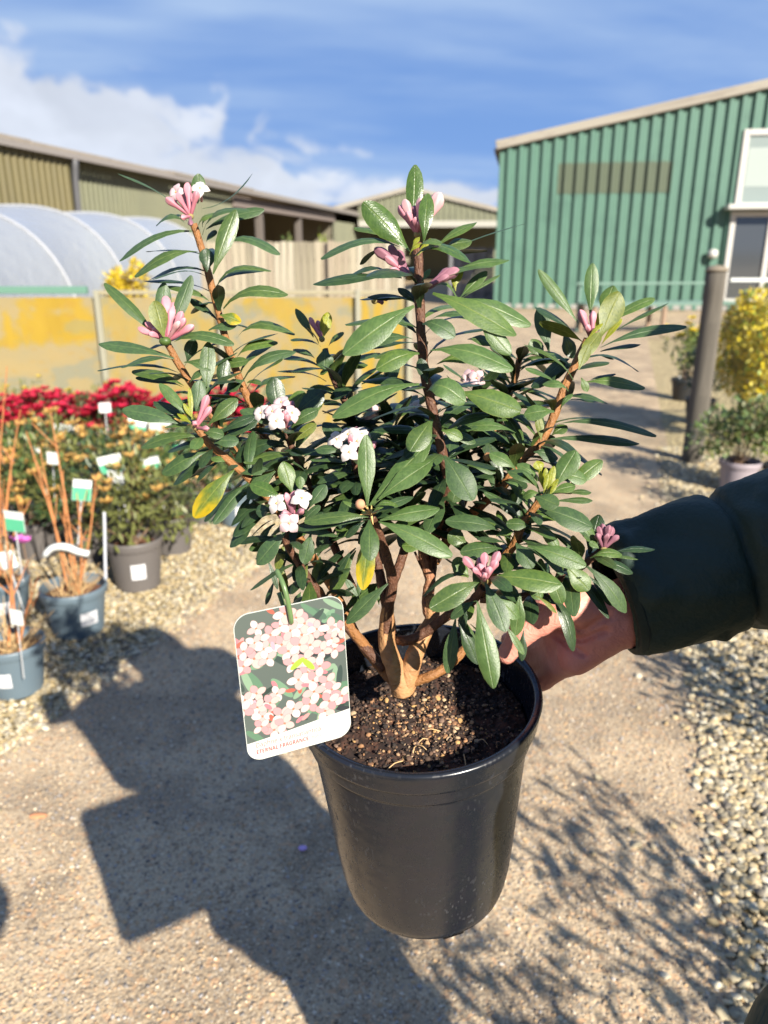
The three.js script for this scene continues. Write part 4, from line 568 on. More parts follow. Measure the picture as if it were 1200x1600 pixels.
// base x, base y, tip x, tip y, blade width (photo pixels at its distance), how far it turns up-to-viewer (0..1, negative: back of the leaf), distance, arch, kind, tip depth offset
const leaves = [
  // top left shoot
  [283, 328, 184, 271, 14, .03, .735, .06], [309, 318, 311, 271, 24, 1, .755, .05], [316, 326, 395, 271, 14, .12, .735, -.10], [290, 349, 244, 352, 22, .35, .73, .32], [292, 345, 262, 342, 18, .2, .745, .25, 'd'], [300, 361, 186, 408, 25, .42, .725, .12], [309, 393, 210, 432, 28, .5, .72, .14], [318, 398, 228, 393, 18, .12, .755, .06, 'd'], [322, 424, 232, 438, 22, .28, .745, .14, 'd'], [330, 456, 224, 439, 22, .1, .75, .08, 'd'], [327, 470, 262, 447, 22, .4, .74, .1], [322, 358, 413, 327, 27, .5, .745, .08], [316, 367, 390, 328, 26, .22, .725, .24], [333, 428, 368, 327, 31, .95, .70, .05, 'm', .0], [352, 380, 438, 397, 28, .42, .74, .20], [336, 456, 424, 423, 19, .3, .735, .28], [349, 482, 450, 460, 28, .5, .73, .22], [323, 425, 324, 388, 27, .9, .715, .1, 'd'], [344, 492, 377, 503, 25, .7, .735, .1, 't'], [368, 530, 461, 522, 26, .36, .74, .26], [370, 558, 434, 535, 25, .5, .745, .2, 'l'], [380, 594, 462, 549, 25, .45, .74, .2], [340, 500, 296, 466, 18, .4, .755, .06, 'd'], [322, 617, 326, 534, 28, 1, .70, .06], [340, 577, 388, 563, 25, .5, .735, .1], [272, 534, 366, 538, 27, .5, .70, .18], [288, 566, 335, 576, 22, .6, .70, .12], [382, 594, 354, 610, 26, .65, .73, .12], [386, 598, 410, 599, 20, .3, .74, .16], [326, 516, 370, 509, 24, .45, .74, .12], [310, 352, 334, 335, 16, .3, .72, .2, 'l'], [316, 355, 335, 332, 18, .2, .735, .25, 'l'], [322, 378, 338, 360, 16, .3, .75, .1, 'd'], [345, 610, 352, 560, 24, .9, .725, .05, 'd'],
  // left flowering shoot
  [246, 528, 163, 442, 24, .45, .715, .05], [256, 527, 241, 470, 32, -.95, .685, .10, 'u'], [254, 520, 256, 441, 28, 1, .725, .04], [268, 522, 299, 430, 25, .8, .71, .05], [272, 560, 154, 537, 27, .5, .705, .06], [281, 583, 152, 579, 19, .12, .725, .10, 'd'], [288, 603, 206, 580, 26, .45, .71, .10], [288, 606, 212, 590, 22, .3, .72, .08, 'd'], [292, 566, 304, 530, 24, -.6, .715, .1, 'd'], [262, 540, 232, 545, 16, .2, .72, .1, 'd'], [296, 598, 320, 575, 16, .4, .70, .1],
  // low left shoot
  [285, 663, 191, 640, 32, .72, .665, .08], [292, 656, 240, 627, 26, .45, .675, .08, 'd'], [299, 655, 249, 599, 21, .7, .66, .06, 'l'], [306, 642, 313, 594, 26, .9, .66, .05], [302, 668, 257, 668, 13, .3, .665, .12, 'l'], [312, 682, 220, 699, 28, .5, .665, .12], [316, 684, 301, 702, 21, .8, .655, .15, 'l', -.02], [322, 706, 253, 740, 32, .7, .66, .10], [332, 713, 271, 757, 28, .38, .67, .10, 'd'], [346, 719, 308, 750, 15, .3, .66, .10, 'd'], [366, 734, 303, 809, 38, .8, .65, .10, 't'], [332, 692, 262, 706, 26, .2, .685, .10, 'd'], [326, 664, 371, 623, 28, .7, .665, .08], [318, 676, 350, 680, 25, .6, .655, .16], [334, 692, 373, 688, 28, .6, .66, .12], [344, 678, 398, 650, 22, .5, .68, .1, 'd'], [345, 692, 402, 657, 26, .4, .69, .12, 'd'], [298, 662, 277, 646, 10, .4, .655, .1, 'y'], [299, 660, 281, 655, 9, .3, .652, .1, 'y'], [300, 656, 296, 606, 9, .6, .655, -.05, 'y'], [302, 655, 287, 630, 9, .7, .655, .0, 'y'], [300, 664, 270, 650, 8, .3, .66, .1, 'l'], [345, 700, 352, 690, 8, .5, .66, .2, 'y'], [352, 722, 330, 716, 16, .5, .65, .15, 'l'], [372, 742, 420, 735, 20, .5, .68, .1],
  // white flowers left of centre
  [436, 648, 427, 589, 34, .95, .745, .04, 'd'], [448, 674, 375, 641, 26, .62, .70, .12], [462, 646, 505, 611, 36, .7, .725, .05, 'd'], [455, 668, 497, 640, 27, .62, .70, .14], [446, 648, 476, 612, 30, .8, .745, .04, 'l'], [444, 692, 367, 718, 38, .5, .70, .16, 'd'], [438, 650, 382, 640, 28, .3, .74, .1, 'd'], [532, 717, 443, 703, 22, .36, .695, .08, 'd'], [450, 700, 412, 690, 20, .4, .71, .1, 'd'], [458, 690, 494, 662, 22, .7, .70, .05, 'u'], [448, 690, 425, 668, 18, .5, .70, .1, 'd'],
  [534, 707, 493, 702, 22, .6, .675, .16], [545, 700, 505, 660, 34, .5, .71, .06, 'd'], [560, 700, 600, 690, 26, .4, .70, .1, 'd'], [550, 720, 530, 760, 26, .6, .70, .1, 'd'], [520, 790, 570, 760, 28, .75, .69, .08, 'd'],
  // back left shoot with two buds
  [503, 531, 513, 488, 21, -.8, .765, .06, 'y'], [498, 537, 478, 510, 15, -.3, .765, .1, 'u'], [490, 527, 462, 482, 16, .6, .775, .04], [501, 541, 454, 531, 16, .12, .77, .12, 'd'], [507, 544, 508, 577, 31, .85, .755, .15], [513, 541, 537, 519, 15, .3, .775, .1], [498, 572, 438, 558, 23, .18, .775, .10, 'd'], [510, 596, 433, 580, 14, .06, .775, .10, 'd'], [492, 560, 458, 546, 17, .4, .785, .15], [526, 612, 479, 612, 24, .5, .77, .16], [520, 600, 545, 565, 26, .5, .785, .08, 'd'], [516, 570, 538, 545, 18, -.4, .78, .1, 'd'], [525, 610, 540, 575, 24, .4, .78, .1, 'd'], [530, 575, 575, 570, 24, .4, .775, .1], [560, 605, 516, 622, 24, .5, .76, .12, 'd'], [565, 600, 610, 590, 22, .6, .755, .12, 'l'], [518, 575, 500, 585, 12, .5, .765, .1, 'l'],
  // tall central shoot
  [646, 352, 649, 257, 31, 1, .655, .03, 'g'], [640, 392, 567, 316, 46, .78, .625, .06, 'g', -.01], [625, 386, 501, 404, 27, .36, .63, .16], [616, 372, 553, 356, 24, .3, .66, .08], [598, 388, 562, 413, 17, -.4, .655, .1, 'd'], [614, 430, 542, 433, 24, .22, .645, .20, 'd'], [628, 434, 489, 444, 27, .42, .64, .06, 'd'], [662, 380, 669, 302, 27, .9, .615, .10, 'g'], [682, 386, 745, 347, 23, .42, .63, .08, 'l'], [694, 388, 737, 376, 28, .6, .64, .10], [706, 390, 821, 349, 14, .1, .645, .03], [648, 400, 736, 410, 36, .32, .605, .24, 'g', -.015], [655, 388, 690, 381, 25, .32, .60, .22, 'l', -.015], [698, 398, 762, 391, 25, -.2, .655, .06, 'd'], [714, 421, 796, 406, 23, .5, .645, .06, 'l'], [718, 466, 761, 424, 21, .6, .66, .04, 'l'], [722, 466, 782, 429, 10, .5, .66, .04, 'l'], [706, 452, 722, 418, 15, .7, .65, .02, 'y'], [712, 455, 708, 420, 12, .7, .648, .02, 'y'], [670, 455, 717, 472, 14, .25, .63, .45, 'l'], [676, 458, 807, 524, 44, .75, .605, .07, 'l', -.01], [718, 466, 830, 508, 38, .7, .635, .08, 'l'], [672, 500, 752, 500, 26, .3, .64, .16], [660, 506, 711, 526, 36, .6, .615, .22, 'm', -.01], [672, 547, 802, 577, 46, .58, .605, .14, 'l', -.01], [682, 569, 768, 560, 32, .5, .63, .14, 'l'], [745, 497, 798, 554, 32, .7, .65, .05, 'l'], [730, 530, 772, 536, 26, .5, .66, .1, 'm'], [647, 478, 536, 554, 50, .75, .605, .07, 'l', -.01], [650, 520, 612, 488, 28, .3, .66, .08, 'd'], [646, 530, 570, 540, 26, .5, .63, .16], [655, 552, 588, 577, 36, .7, .615, .16, 'l', -.01], [655, 536, 556, 548, 24, .2, .655, .06, 'd'], [652, 470, 574, 464, 18, .4, .66, .06, 'd'], [655, 478, 622, 450, 20, .5, .65, .1, 'd'], [660, 440, 672, 420, 10, .7, .62, .1, 'l'], [667, 612, 727, 628, 46, .62, .595, .38, 'l', -.015], [718, 612, 814, 642, 48, .8, .605, .07, 'l', -.01], [668, 600, 656, 560, 22, .8, .63, .06, 'd'], [676, 655, 641, 705, 40, .8, .61, .08, 'm', -.015], [655, 600, 519, 652, 38, .55, .615, .12, 'l', -.01], [660, 605, 565, 595, 26, .3, .655, .1, 'd'], [694, 712, 739, 782, 48, .9, .61, .08, 'm', -.015], [690, 672, 723, 685, 24, .7, .63, .1, 'l'], [698, 676, 744, 692, 22, .6, .65, .1], [806, 676, 719, 668, 24, .5, .67, .14, 'l'], [715, 760, 708, 785, 26, .6, .64, .1], [640, 398, 660, 380, 12, .3, .61, .2, 'y'], [645, 385, 655, 370, 10, .5, .61, .1, 'y'], [652, 400, 672, 372, 10, .6, .615, .0, 'y'],
  // front star shoot
  [574, 792, 572, 679, 31, 1, .605, .04, 'l'], [578, 790, 673, 689, 38, .72, .62, .05, 'l'], [583, 790, 621, 738, 23, .8, .625, .04], [592, 780, 676, 719, 38, .8, .615, .06, 'l'], [588, 802, 646, 776, 21, .5, .61, .1], [594, 813, 687, 794, 32, .7, .61, .06, 'l'], [592, 815, 707, 869, 38, .75, .60, .08, 'l', -.01], [576, 808, 475, 815, 27, .6, .605, .08], [577, 812, 459, 825, 26, .4, .615, .05, 'd'], [577, 812, 578, 876, 33, .8, .59, .10, 'm', -.02], [578, 822, 567, 922, 33, .92, .605, .06, 't'], [606, 912, 541, 974, 28, .8, .655, .06], [570, 800, 536, 783, 10, .4, .615, .05, 'l'], [585, 795, 622, 790, 14, .4, .60, .3, 'l'], [584, 800, 600, 790, 10, .4, .60, .2, 'l'], [570, 815, 540, 840, 16, .5, .63, .1, 'd'],
  // low left flowers
  [456, 770, 443, 721, 30, .9, .655, .04, 'l'], [470, 768, 468, 744, 16, .9, .66, .04, 'l'], [441, 780, 391, 756, 28, .68, .64, .12, 'g'], [430, 736, 386, 779, 32, .7, .655, .08], [484, 792, 509, 757, 25, .7, .65, .05], [422, 795, 400, 800, 25, .9, .645, .1, 'd'], [404, 808, 359, 855, 26, .45, .665, .06, 'd'], [446, 832, 401, 882, 34, .72, .64, .08], [430, 818, 402, 852, 20, .2, .66, .12, 'd'], [486, 832, 475, 881, 26, .85, .64, .06], [490, 830, 505, 800, 24, .5, .65, .1, 'd'], [430, 745, 378, 768, 15, .3, .66, .08], [395, 770, 370, 815, 16, .4, .68, .05, 'd'], [475, 815, 500, 790, 18, .4, .645, .1], [395, 780, 402, 800, 18, .4, .68, .1, 'd'],
  [417, 872, 434, 921, 10, .3, .67, .06, 'd'], [450, 870, 428, 905, 14, .4, .675, .05, 'd'], [440, 878, 445, 936, 17, .5, .68, .05, 'u'], [482, 878, 467, 918, 16, .3, .66, .05, 'u'], [500, 870, 499, 914, 28, .8, .685, .05, 'l'], [556, 856, 515, 922, 19, .4, .67, .14, 'd'], [556, 860, 519, 928, 22, .7, .675, .08], [446, 848, 432, 890, 18, .5, .67, .1, 'u'], [510, 820, 500, 860, 22, .6, .68, .06, 'd'], [430, 905, 415, 945, 10, .3, .69, .05, 'd'], [470, 925, 462, 945, 14, .5, .69, .05, 'm'], [548, 945, 570, 952, 12, .2, .69, .1, 'd'], [560, 935, 540, 905, 12, .7, .685, .05], [562, 938, 550, 915, 9, .7, .685, .05], [560, 935, 562, 905, 9, .6, .685, .05], [592, 945, 590, 915, 10, .7, .69, .1, 'l'], [645, 800, 625, 855, 26, .4, .69, .06, 'd'], [660, 858, 628, 852, 24, .55, .68, .1, 'l'], [600, 800, 560, 850, 24, .4, .69, .1, 'd'],
  // top right shoot
  [904, 506, 841, 421, 21, .6, .70, .03, 'l'], [922, 492, 926, 411, 25, 1, .70, .03, 'l'], [940, 495, 958, 446, 30, .9, .715, .05, 'l'], [938, 527, 968, 456, 42, -.95, .67, .06, 'u'], [952, 507, 1023, 466, 23, .42, .70, .10, 'l'], [964, 516, 1045, 473, 15, .18, .69, .03], [938, 543, 1073, 510, 23, .5, .68, .08], [938, 549, 1001, 538, 16, .3, .695, .03, 'd'], [928, 556, 959, 561, 14, .2, .695, .14, 'd'], [914, 537, 843, 503, 30, -.45, .67, .07, 'u'], [892, 516, 836, 480, 26, .3, .71, .06, 'd'], [903, 568, 938, 520, 28, -.7, .665, .08, 'u'], [904, 578, 920, 538, 20, -.8, .66, .05, 'u'], [914, 597, 1008, 606, 27, .6, .68, .10, 'l'], [922, 594, 962, 584, 14, .2, .70, .06, 'd'], [892, 624, 936, 628, 14, .2, .69, .06, 'd'], [872, 662, 1026, 681, 24, .4, .68, .10], [860, 686, 999, 693, 25, .45, .685, .05], [896, 594, 818, 538, 13, .25, .67, .12], [888, 611, 848, 600, 18, .5, .66, .24, 'l'], [866, 643, 819, 648, 30, .7, .66, .12, 'l'], [846, 688, 841, 648, 15, .5, .665, .03, 'u'], [902, 566, 830, 605, 30, .5, .71, .08, 'd'], [890, 560, 850, 590, 26, .6, .70, .1, 'd'], [862, 680, 886, 665, 22, .6, .69, .1], [876, 690, 906, 713, 10, .2, .695, -.06, 'd'], [908, 590, 918, 612, 14, .7, .67, .1, 'l'], [880, 520, 895, 560, 26, .5, .72, .1, 'd'], [850, 560, 830, 530, 28, .6, .73, .06], [858, 550, 842, 480, 28, .8, .73, .05], [875, 640, 895, 615, 10, .5, .68, .2, 'l'], [918, 530, 942, 505, 8, .6, .66, .1, 'y'], [930, 520, 938, 485, 9, .7, .675, .03, 'y'], [940, 538, 972, 498, 12, .4, .675, .05, 'y'],
  // yellow-tipped shoot right of centre
  [868, 760, 900, 704, 38, .88, .625, .06, 'l'], [834, 706, 872, 716, 30, .62, .66, .14], [874, 742, 917, 750, 28, .7, .63, .12, 'l'], [888, 762, 941, 719, 30, .8, .64, .05, 'l'], [862, 770, 899, 759, 22, .6, .62, .10, 'l'], [856, 773, 894, 771, 16, -.3, .61, .06, 'u'], [888, 771, 924, 769, 17, .4, .63, .10], [868, 783, 926, 782, 16, .4, .63, .04], [842, 795, 926, 823, 44, .7, .60, .10, 'm', -.01], [834, 775, 873, 790, 32, .7, .595, .10, 'm', -.01], [842, 770, 817, 777, 18, .6, .61, .24, 'l'], [842, 764, 793, 736, 27, .5, .615, .22], [840, 752, 808, 725, 25, .55, .63, .22, 'l'], [845, 738, 839, 720, 20, .5, .625, .2, 'y'], [818, 813, 882, 807, 24, .5, .63, .10, 'l'], [816, 768, 791, 753, 14, .5, .64, .18, 'l'], [828, 822, 791, 818, 26, .6, .61, .10], [838, 814, 874, 858, 21, .8, .625, .04, 'l'], [854, 830, 906, 868, 16, .4, .65, .12], [888, 800, 933, 850, 24, .6, .63, .10, 'l'], [806, 848, 832, 888, 32, .8, .61, .08, 'm', -.01], [824, 853, 916, 884, 36, .75, .595, .08, 'l', -.01], [768, 903, 877, 913, 46, .66, .595, .10, 'l', -.01], [858, 893, 878, 944, 28, .9, .605, .06, 'l'], [832, 905, 845, 937, 26, .85, .61, .06, 'l'], [884, 885, 921, 922, 36, .8, .605, .06, 'l'], [806, 733, 765, 708, 28, .6, .65, .12, 'l'], [730, 727, 775, 738, 20, .5, .66, .12], [790, 752, 816, 771, 17, .6, .645, .12, 'l'], [812, 816, 790, 765, 42, .5, .66, .08, 'd'], [852, 771, 843, 734, 9, .9, .615, .02, 'y'], [853, 771, 853, 731, 11, .9, .61, .02, 'y'], [855, 772, 866, 728, 13, .9, .608, .03, 'y'], [857, 773, 872, 748, 9, .9, .606, .03, 'y'], [858, 774, 869, 757, 8, .8, .603, .03, 'y'], [849, 771, 856, 740, 8, .9, .605, .02, 'y'], [782, 829, 696, 814, 34, .6, .625, .10], [730, 852, 701, 832, 32, .7, .635, .12], [732, 902, 711, 880, 28, .8, .63, .1, 'l'], [775, 838, 800, 830, 16, .5, .625, .2, 'l'], [800, 845, 755, 832, 14, .3, .64, .2, 'd'], [708, 720, 700, 760, 14, .5, .67, .1, 'd'],
  // low right flowering shoot
  [749, 908, 672, 951, 42, .85, .585, .06, 'm', -.01], [746, 938, 704, 967, 19, .5, .60, .12], [712, 966, 699, 1052, 25, .9, .595, .05, 'm'], [716, 968, 748, 1038, 27, .6, .605, .06, 'd'], [746, 940, 771, 1076, 38, 1, .565, .05, 'l', -.01], [758, 910, 791, 987, 34, .9, .575, .06, 'm', -.01], [790, 978, 819, 1023, 14, .6, .58, .05, 'l'], [776, 934, 811, 966, 28, .8, .59, .08, 'l'], [813, 928, 806, 993, 26, .85, .60, .05, 'l'], [766, 904, 799, 924, 24, .8, .58, .15, 'm', -.03], [785, 857, 719, 863, 32, .6, .605, .10, 'm'], [818, 985, 815, 1033, 16, .5, .61, .05, 'd'], [746, 906, 661, 931, 15, .05, .605, .26, 'd'], [760, 900, 815, 868, 34, .5, .62, .08, 'd'], [722, 970, 718, 945, 14, .5, .605, .05], [835, 930, 870, 958, 10, .4, .60, .10, 'u'], [728, 945, 720, 985, 16, .5, .62, .05, 'd'], [735, 975, 770, 1005, 9, .3, .60, .0, 'l'], [735, 985, 715, 1000, 9, .3, .63, .0, 'd'], [720, 900, 715, 870, 26, .8, .64, .06, 'l'],
  // far right shoot over the sleeve
  [922, 872, 972, 866, 21, .45, .625, .20, 'l'], [956, 864, 1023, 858, 17, .3, .64, .08, 'd'], [946, 873, 997, 874, 8, .3, .635, .10], [934, 877, 989, 895, 23, .4, .63, .10, 'd'], [917, 885, 979, 957, 31, .6, .61, .12], [920, 900, 958, 946, 21, .3, .625, .06, 'd'], [920, 868, 936, 804, 32, .8, .65, .05, 'd'], [936, 857, 921, 847, 14, .6, .625, .1, 'l'], [880, 925, 894, 955, 7, .3, .62, .1, 'd'],
];
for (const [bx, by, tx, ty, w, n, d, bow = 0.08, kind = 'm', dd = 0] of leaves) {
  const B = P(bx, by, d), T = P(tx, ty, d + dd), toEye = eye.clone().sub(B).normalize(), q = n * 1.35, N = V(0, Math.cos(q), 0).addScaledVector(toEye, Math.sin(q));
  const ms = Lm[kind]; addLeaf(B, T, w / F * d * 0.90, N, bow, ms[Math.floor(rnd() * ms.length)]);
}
// leaves further inside the bush, in spirals round the hidden stems
function spiral(key, t0, t1, n, kinds = 'dmd', L = [0.042, 0.06], lift = 0.35) {
  const c = stemPts[key]; let a = rr(0, 6.28);
  for (let i = 0; i < n; i++) {
    const t = lerp(t0, t1, (i + 0.5) / n), b = c.getPointAt(t), ax = c.getTangentAt(t); a += 2.4 + rr(-0.3, 0.3);
    const u = V(Math.cos(a), 0, Math.sin(a)); u.addScaledVector(ax, -u.dot(ax)).normalize(); const d = u.addScaledVector(ax, lift + rr(-0.3, 0.3)).normalize(), l = rr(...L), T = b.clone().addScaledVector(d, l); T.y -= 0.004;
    const ms = Lm[kinds[i % kinds.length]]; addLeaf(b, T, l * rr(0.22, 0.275), V(rr(-0.25, 0.25), 1, rr(-0.1, 0.35)).normalize(), rr(0.06, 0.18), ms[Math.floor(rnd() * ms.length)]);
  }
}
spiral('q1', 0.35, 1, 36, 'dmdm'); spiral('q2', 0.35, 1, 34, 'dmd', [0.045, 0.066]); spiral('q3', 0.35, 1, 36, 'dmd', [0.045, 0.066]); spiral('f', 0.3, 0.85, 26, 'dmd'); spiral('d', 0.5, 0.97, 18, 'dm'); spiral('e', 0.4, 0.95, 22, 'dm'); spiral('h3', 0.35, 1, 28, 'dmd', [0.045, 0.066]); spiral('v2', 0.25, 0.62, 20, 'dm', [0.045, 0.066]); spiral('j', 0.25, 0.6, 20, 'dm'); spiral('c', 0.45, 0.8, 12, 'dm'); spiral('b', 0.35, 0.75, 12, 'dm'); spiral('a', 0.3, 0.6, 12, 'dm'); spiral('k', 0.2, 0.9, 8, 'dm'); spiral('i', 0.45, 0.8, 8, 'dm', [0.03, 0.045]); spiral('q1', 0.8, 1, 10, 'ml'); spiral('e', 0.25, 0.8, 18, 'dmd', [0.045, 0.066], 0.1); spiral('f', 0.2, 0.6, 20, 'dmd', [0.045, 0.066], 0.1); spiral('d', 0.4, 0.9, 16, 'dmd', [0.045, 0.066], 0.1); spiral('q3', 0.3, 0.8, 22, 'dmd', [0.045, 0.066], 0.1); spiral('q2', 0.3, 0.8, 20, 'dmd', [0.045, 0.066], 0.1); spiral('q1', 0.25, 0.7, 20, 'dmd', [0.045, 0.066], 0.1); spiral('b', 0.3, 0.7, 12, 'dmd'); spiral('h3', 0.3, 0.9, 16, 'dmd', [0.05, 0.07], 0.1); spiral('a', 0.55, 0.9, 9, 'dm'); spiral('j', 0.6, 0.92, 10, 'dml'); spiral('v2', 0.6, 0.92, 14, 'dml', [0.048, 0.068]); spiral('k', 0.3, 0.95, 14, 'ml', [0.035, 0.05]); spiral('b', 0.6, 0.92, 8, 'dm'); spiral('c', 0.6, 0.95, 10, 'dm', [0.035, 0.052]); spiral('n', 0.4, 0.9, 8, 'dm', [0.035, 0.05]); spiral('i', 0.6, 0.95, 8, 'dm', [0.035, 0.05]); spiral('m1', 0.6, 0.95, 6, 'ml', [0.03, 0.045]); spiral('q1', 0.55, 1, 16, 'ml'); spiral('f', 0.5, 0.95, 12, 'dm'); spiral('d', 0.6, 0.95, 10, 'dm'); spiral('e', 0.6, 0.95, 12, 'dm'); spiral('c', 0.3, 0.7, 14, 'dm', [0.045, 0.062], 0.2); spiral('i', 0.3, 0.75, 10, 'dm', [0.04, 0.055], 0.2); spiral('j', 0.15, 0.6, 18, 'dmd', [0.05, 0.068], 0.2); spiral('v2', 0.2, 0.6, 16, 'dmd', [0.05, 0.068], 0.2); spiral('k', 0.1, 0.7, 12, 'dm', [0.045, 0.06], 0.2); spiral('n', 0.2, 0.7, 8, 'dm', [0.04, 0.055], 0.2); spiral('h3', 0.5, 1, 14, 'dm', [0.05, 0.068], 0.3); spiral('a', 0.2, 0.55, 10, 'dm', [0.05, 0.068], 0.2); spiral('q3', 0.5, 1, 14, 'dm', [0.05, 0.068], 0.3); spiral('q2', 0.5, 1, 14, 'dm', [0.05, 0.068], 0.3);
for (const k of Object.keys(Lm)) for (const m of Lm[k]) { const L = rest.filter((r) => r[1] === m).map((r) => r[0]); if (L.length) part('leaf_mass', merge(L), m, plant).userData.kind = 'stuff'; }

// ---- blossom: waxy pink buds and four-lobed white flowers in clusters
const budT = (a, b, k) => phys({ map: tex(32, 64, (u, v) => mix3(a, b, clamp(v * 0.9 + 0.35 * (fbm(u * 6, v * 8, k, 3) - 0.5), 0, 1))), roughness: 0.6, transmission: 0.12, thickness: 0, sheen: 0.3, sheenRoughness: 0.6 });
const mBud = budT([0.62, 0.33, 0.39], [0.80, 0.59, 0.61], 3), mBudDusk = budT([0.45, 0.27, 0.33], [0.60, 0.42, 0.46], 5), mBudPale = budT([0.72, 0.48, 0.50], [0.83, 0.70, 0.68], 7);
const mPetal = phys({ color: lin(0.50, 0.455, 0.43), roughness: 0.6, transmission: 0.18, thickness: 0, side: THREE.DoubleSide }), mPetalB = phys({ color: lin(0.50, 0.36, 0.37), roughness: 0.6, transmission: 0.18, thickness: 0, side: THREE.DoubleSide }), mEyeY = std({ color: lin(0.55, 0.32, 0.12), roughness: 0.7 }), mCalyx = std({ color: lin(0.22, 0.17, 0.06), roughness: 0.8 });
const budGeo = (() => { const g = lathe([[0, 0], [0.09, 0.02], [0.105, 0.25], [0.12, 0.5], [0.155, 0.66], [0.175, 0.78], [0.145, 0.89], [0.075, 0.965], [0, 1]].map(([r, y]) => [r, y]), 16), p = g.attributes.position; for (let i = 0; i < p.count; i++) { const q = Math.atan2(p.getZ(i), p.getX(i)), y = p.getY(i), k = 1 + 0.17 * Math.cos(4 * q) * smooth(0.4, 0.8, y); p.setX(i, p.getX(i) * k + 0.09 * y * y); p.setZ(i, p.getZ(i) * k); } g.computeVertexNormals(); return g; })();
const tubeGeo = lathe([[0, 0], [0.09, 0.02], [0.105, 0.4], [0.12, 0.7], [0.13, 0.86], [0.05, 0.87]], 10);
const petalGeo = (() => { const out = []; for (let k = 0; k < 4; k++) { const pos = [], idx = [], q = k * Math.PI / 2; for (let i = 0; i <= 5; i++) { const s = i / 5, w = 0.25 * Math.pow(Math.max(0.0001, Math.sin(Math.PI * (0.12 + 0.868 * s))), 0.85); for (const v of [-1, 0, 1]) { const r = 0.06 + 0.52 * s, y = 0.86 + 0.10 * Math.sin(s * 2.6) - 0.16 * s * s + (v ? -0.03 : 0.02), x = r, z = v * w; pos.push(x * Math.cos(q) - z * Math.sin(q), y + 0.02 * (k % 2), x * Math.sin(q) + z * Math.cos(q)); } } for (let i = 0; i < 5; i++) for (let v = 0; v < 2; v++) { const a = i * 3 + v; idx.push(a, a + 3, a + 1, a + 1, a + 3, a + 4); } const g = new THREE.BufferGeometry(); g.setAttribute('position', new THREE.Float32BufferAttribute(pos, 3)); g.setAttribute('uv', new THREE.Float32BufferAttribute(new Float32Array(pos.length / 3 * 2), 2)); g.setIndex(idx); g.computeVertexNormals(); out.push(g); } return merge(out); })();
const eyeGeo = new THREE.SphereGeometry(0.055, 8, 6).translate(0, 0.87, 0);
const upQ = V(0, 1, 0);
function orient(m, base, tip, roll = 0) { const d = tip.clone().sub(base), l = d.length(); m.position.copy(base); m.quaternion.setFromUnitVectors(upQ, d.normalize()); m.rotateY(roll); m.scale.setScalar(l); return l; }
function cluster(cx, cy, d, items) { // items: [kind, tip x, tip y, depth offset, girth]
  const base = P(cx, cy, d), c = part('flower_cluster', new THREE.SphereGeometry(0.0030, 10, 8), mCalyx, plant); c.position.copy(base);
  for (const [kind, x, y, dd = 0, fat = 1] of items) {
    const tip = P(x, y, d + dd).sub(base), b0 = tip.clone().multiplyScalar(0.08), l = tip.length(), grow = l < 0.020 ? 0.020 / l : 1, e = tip.clone(); if (kind === 'o') { const out = tip.clone().normalize().multiplyScalar(0.55).addScaledVector(eye.clone().sub(base).normalize(), 0.85).add(V(rr(-0.25, 0.25), rr(-0.1, 0.3), 0)).normalize(); b0.copy(tip).addScaledVector(out, -0.02); }
    if (kind === 'o') { const f = part('flower_tube', tubeGeo, mBudPale, c); const L = orient(f, b0, e, rr(0, 1.5)); const k = clamp(0.0165 / L, 0.6, 1.4); f.scale.set(L * k * 0.95, L, L * k * 0.95); for (const [n, g, m] of [['petals', petalGeo, rnd() < 0.35 ? mPetalB : mPetal], ['flower_eye', eyeGeo, mEyeY]]) { const q = part(n, g, m, c); q.position.copy(f.position); q.quaternion.copy(f.quaternion); q.scale.set(L * k, L, L * k); } }
    else { const m = part('bud', budGeo, kind === 'd' ? mBudDusk : kind === 'p' ? mBudPale : mBud, c); const L = orient(m, b0, e, rr(0, 6)); const w = clamp(0.0165, L * 0.7, L * 1.5) * fat; m.scale.set(w * 1.05, L, w * 1.05); }
  }
  return c;
}
cluster(298, 338, 0.725, [['b', 258, 308, -.005], ['b', 274, 302, -.01], ['b', 291, 286], ['p', 286, 296, .01], ['b', 309, 297, -.01], ['o', 272, 298, .0], ['o', 312, 291, .005], ['b', 285, 340, -.015, .8], ['d', 296, 352, -.02, .8], ['b', 300, 300, .012]]);
cluster(262, 532, 0.70, [['b', 262, 464, .01], ['b', 268, 478], ['b', 288, 488], ['b', 292, 498, -.01], ['b', 303, 510, -.01], ['p', 280, 500, -.015], ['b', 228, 503, .0], ['b', 214, 514, -.005], ['b', 232, 518, -.012], ['b', 240, 510, -.005], ['b', 272, 470, .012]]);
cluster(306, 668, 0.655, [['b', 325, 617, .0, .85], ['b', 330, 636, -.004, .85], ['b', 305, 658, -.012, .8], ['b', 326, 672, -.016, .8], ['d', 318, 645, .004, .8]]);
cluster(444, 672, 0.695, [['o', 405, 643, -.005], ['o', 424, 640, -.012], ['o', 438, 625, .005], ['o', 458, 643, -.008], ['o', 431, 657, -.02], ['b', 445, 640, -.015], ['d', 432, 660, -.012], ['d', 455, 625, .008], ['b', 450, 650, -.02], ['o', 447, 632, .012]]);
cluster(556, 718, 0.68, [['o', 525, 684, -.008], ['o', 545, 705, -.022], ['o', 542, 676, .0], ['o', 566, 675, .0], ['o', 557, 687, -.015], ['b', 545, 680, -.014], ['b', 590, 692, -.006], ['d', 558, 665, .006], ['b', 572, 690, -.015], ['b', 580, 702, -.018]]);
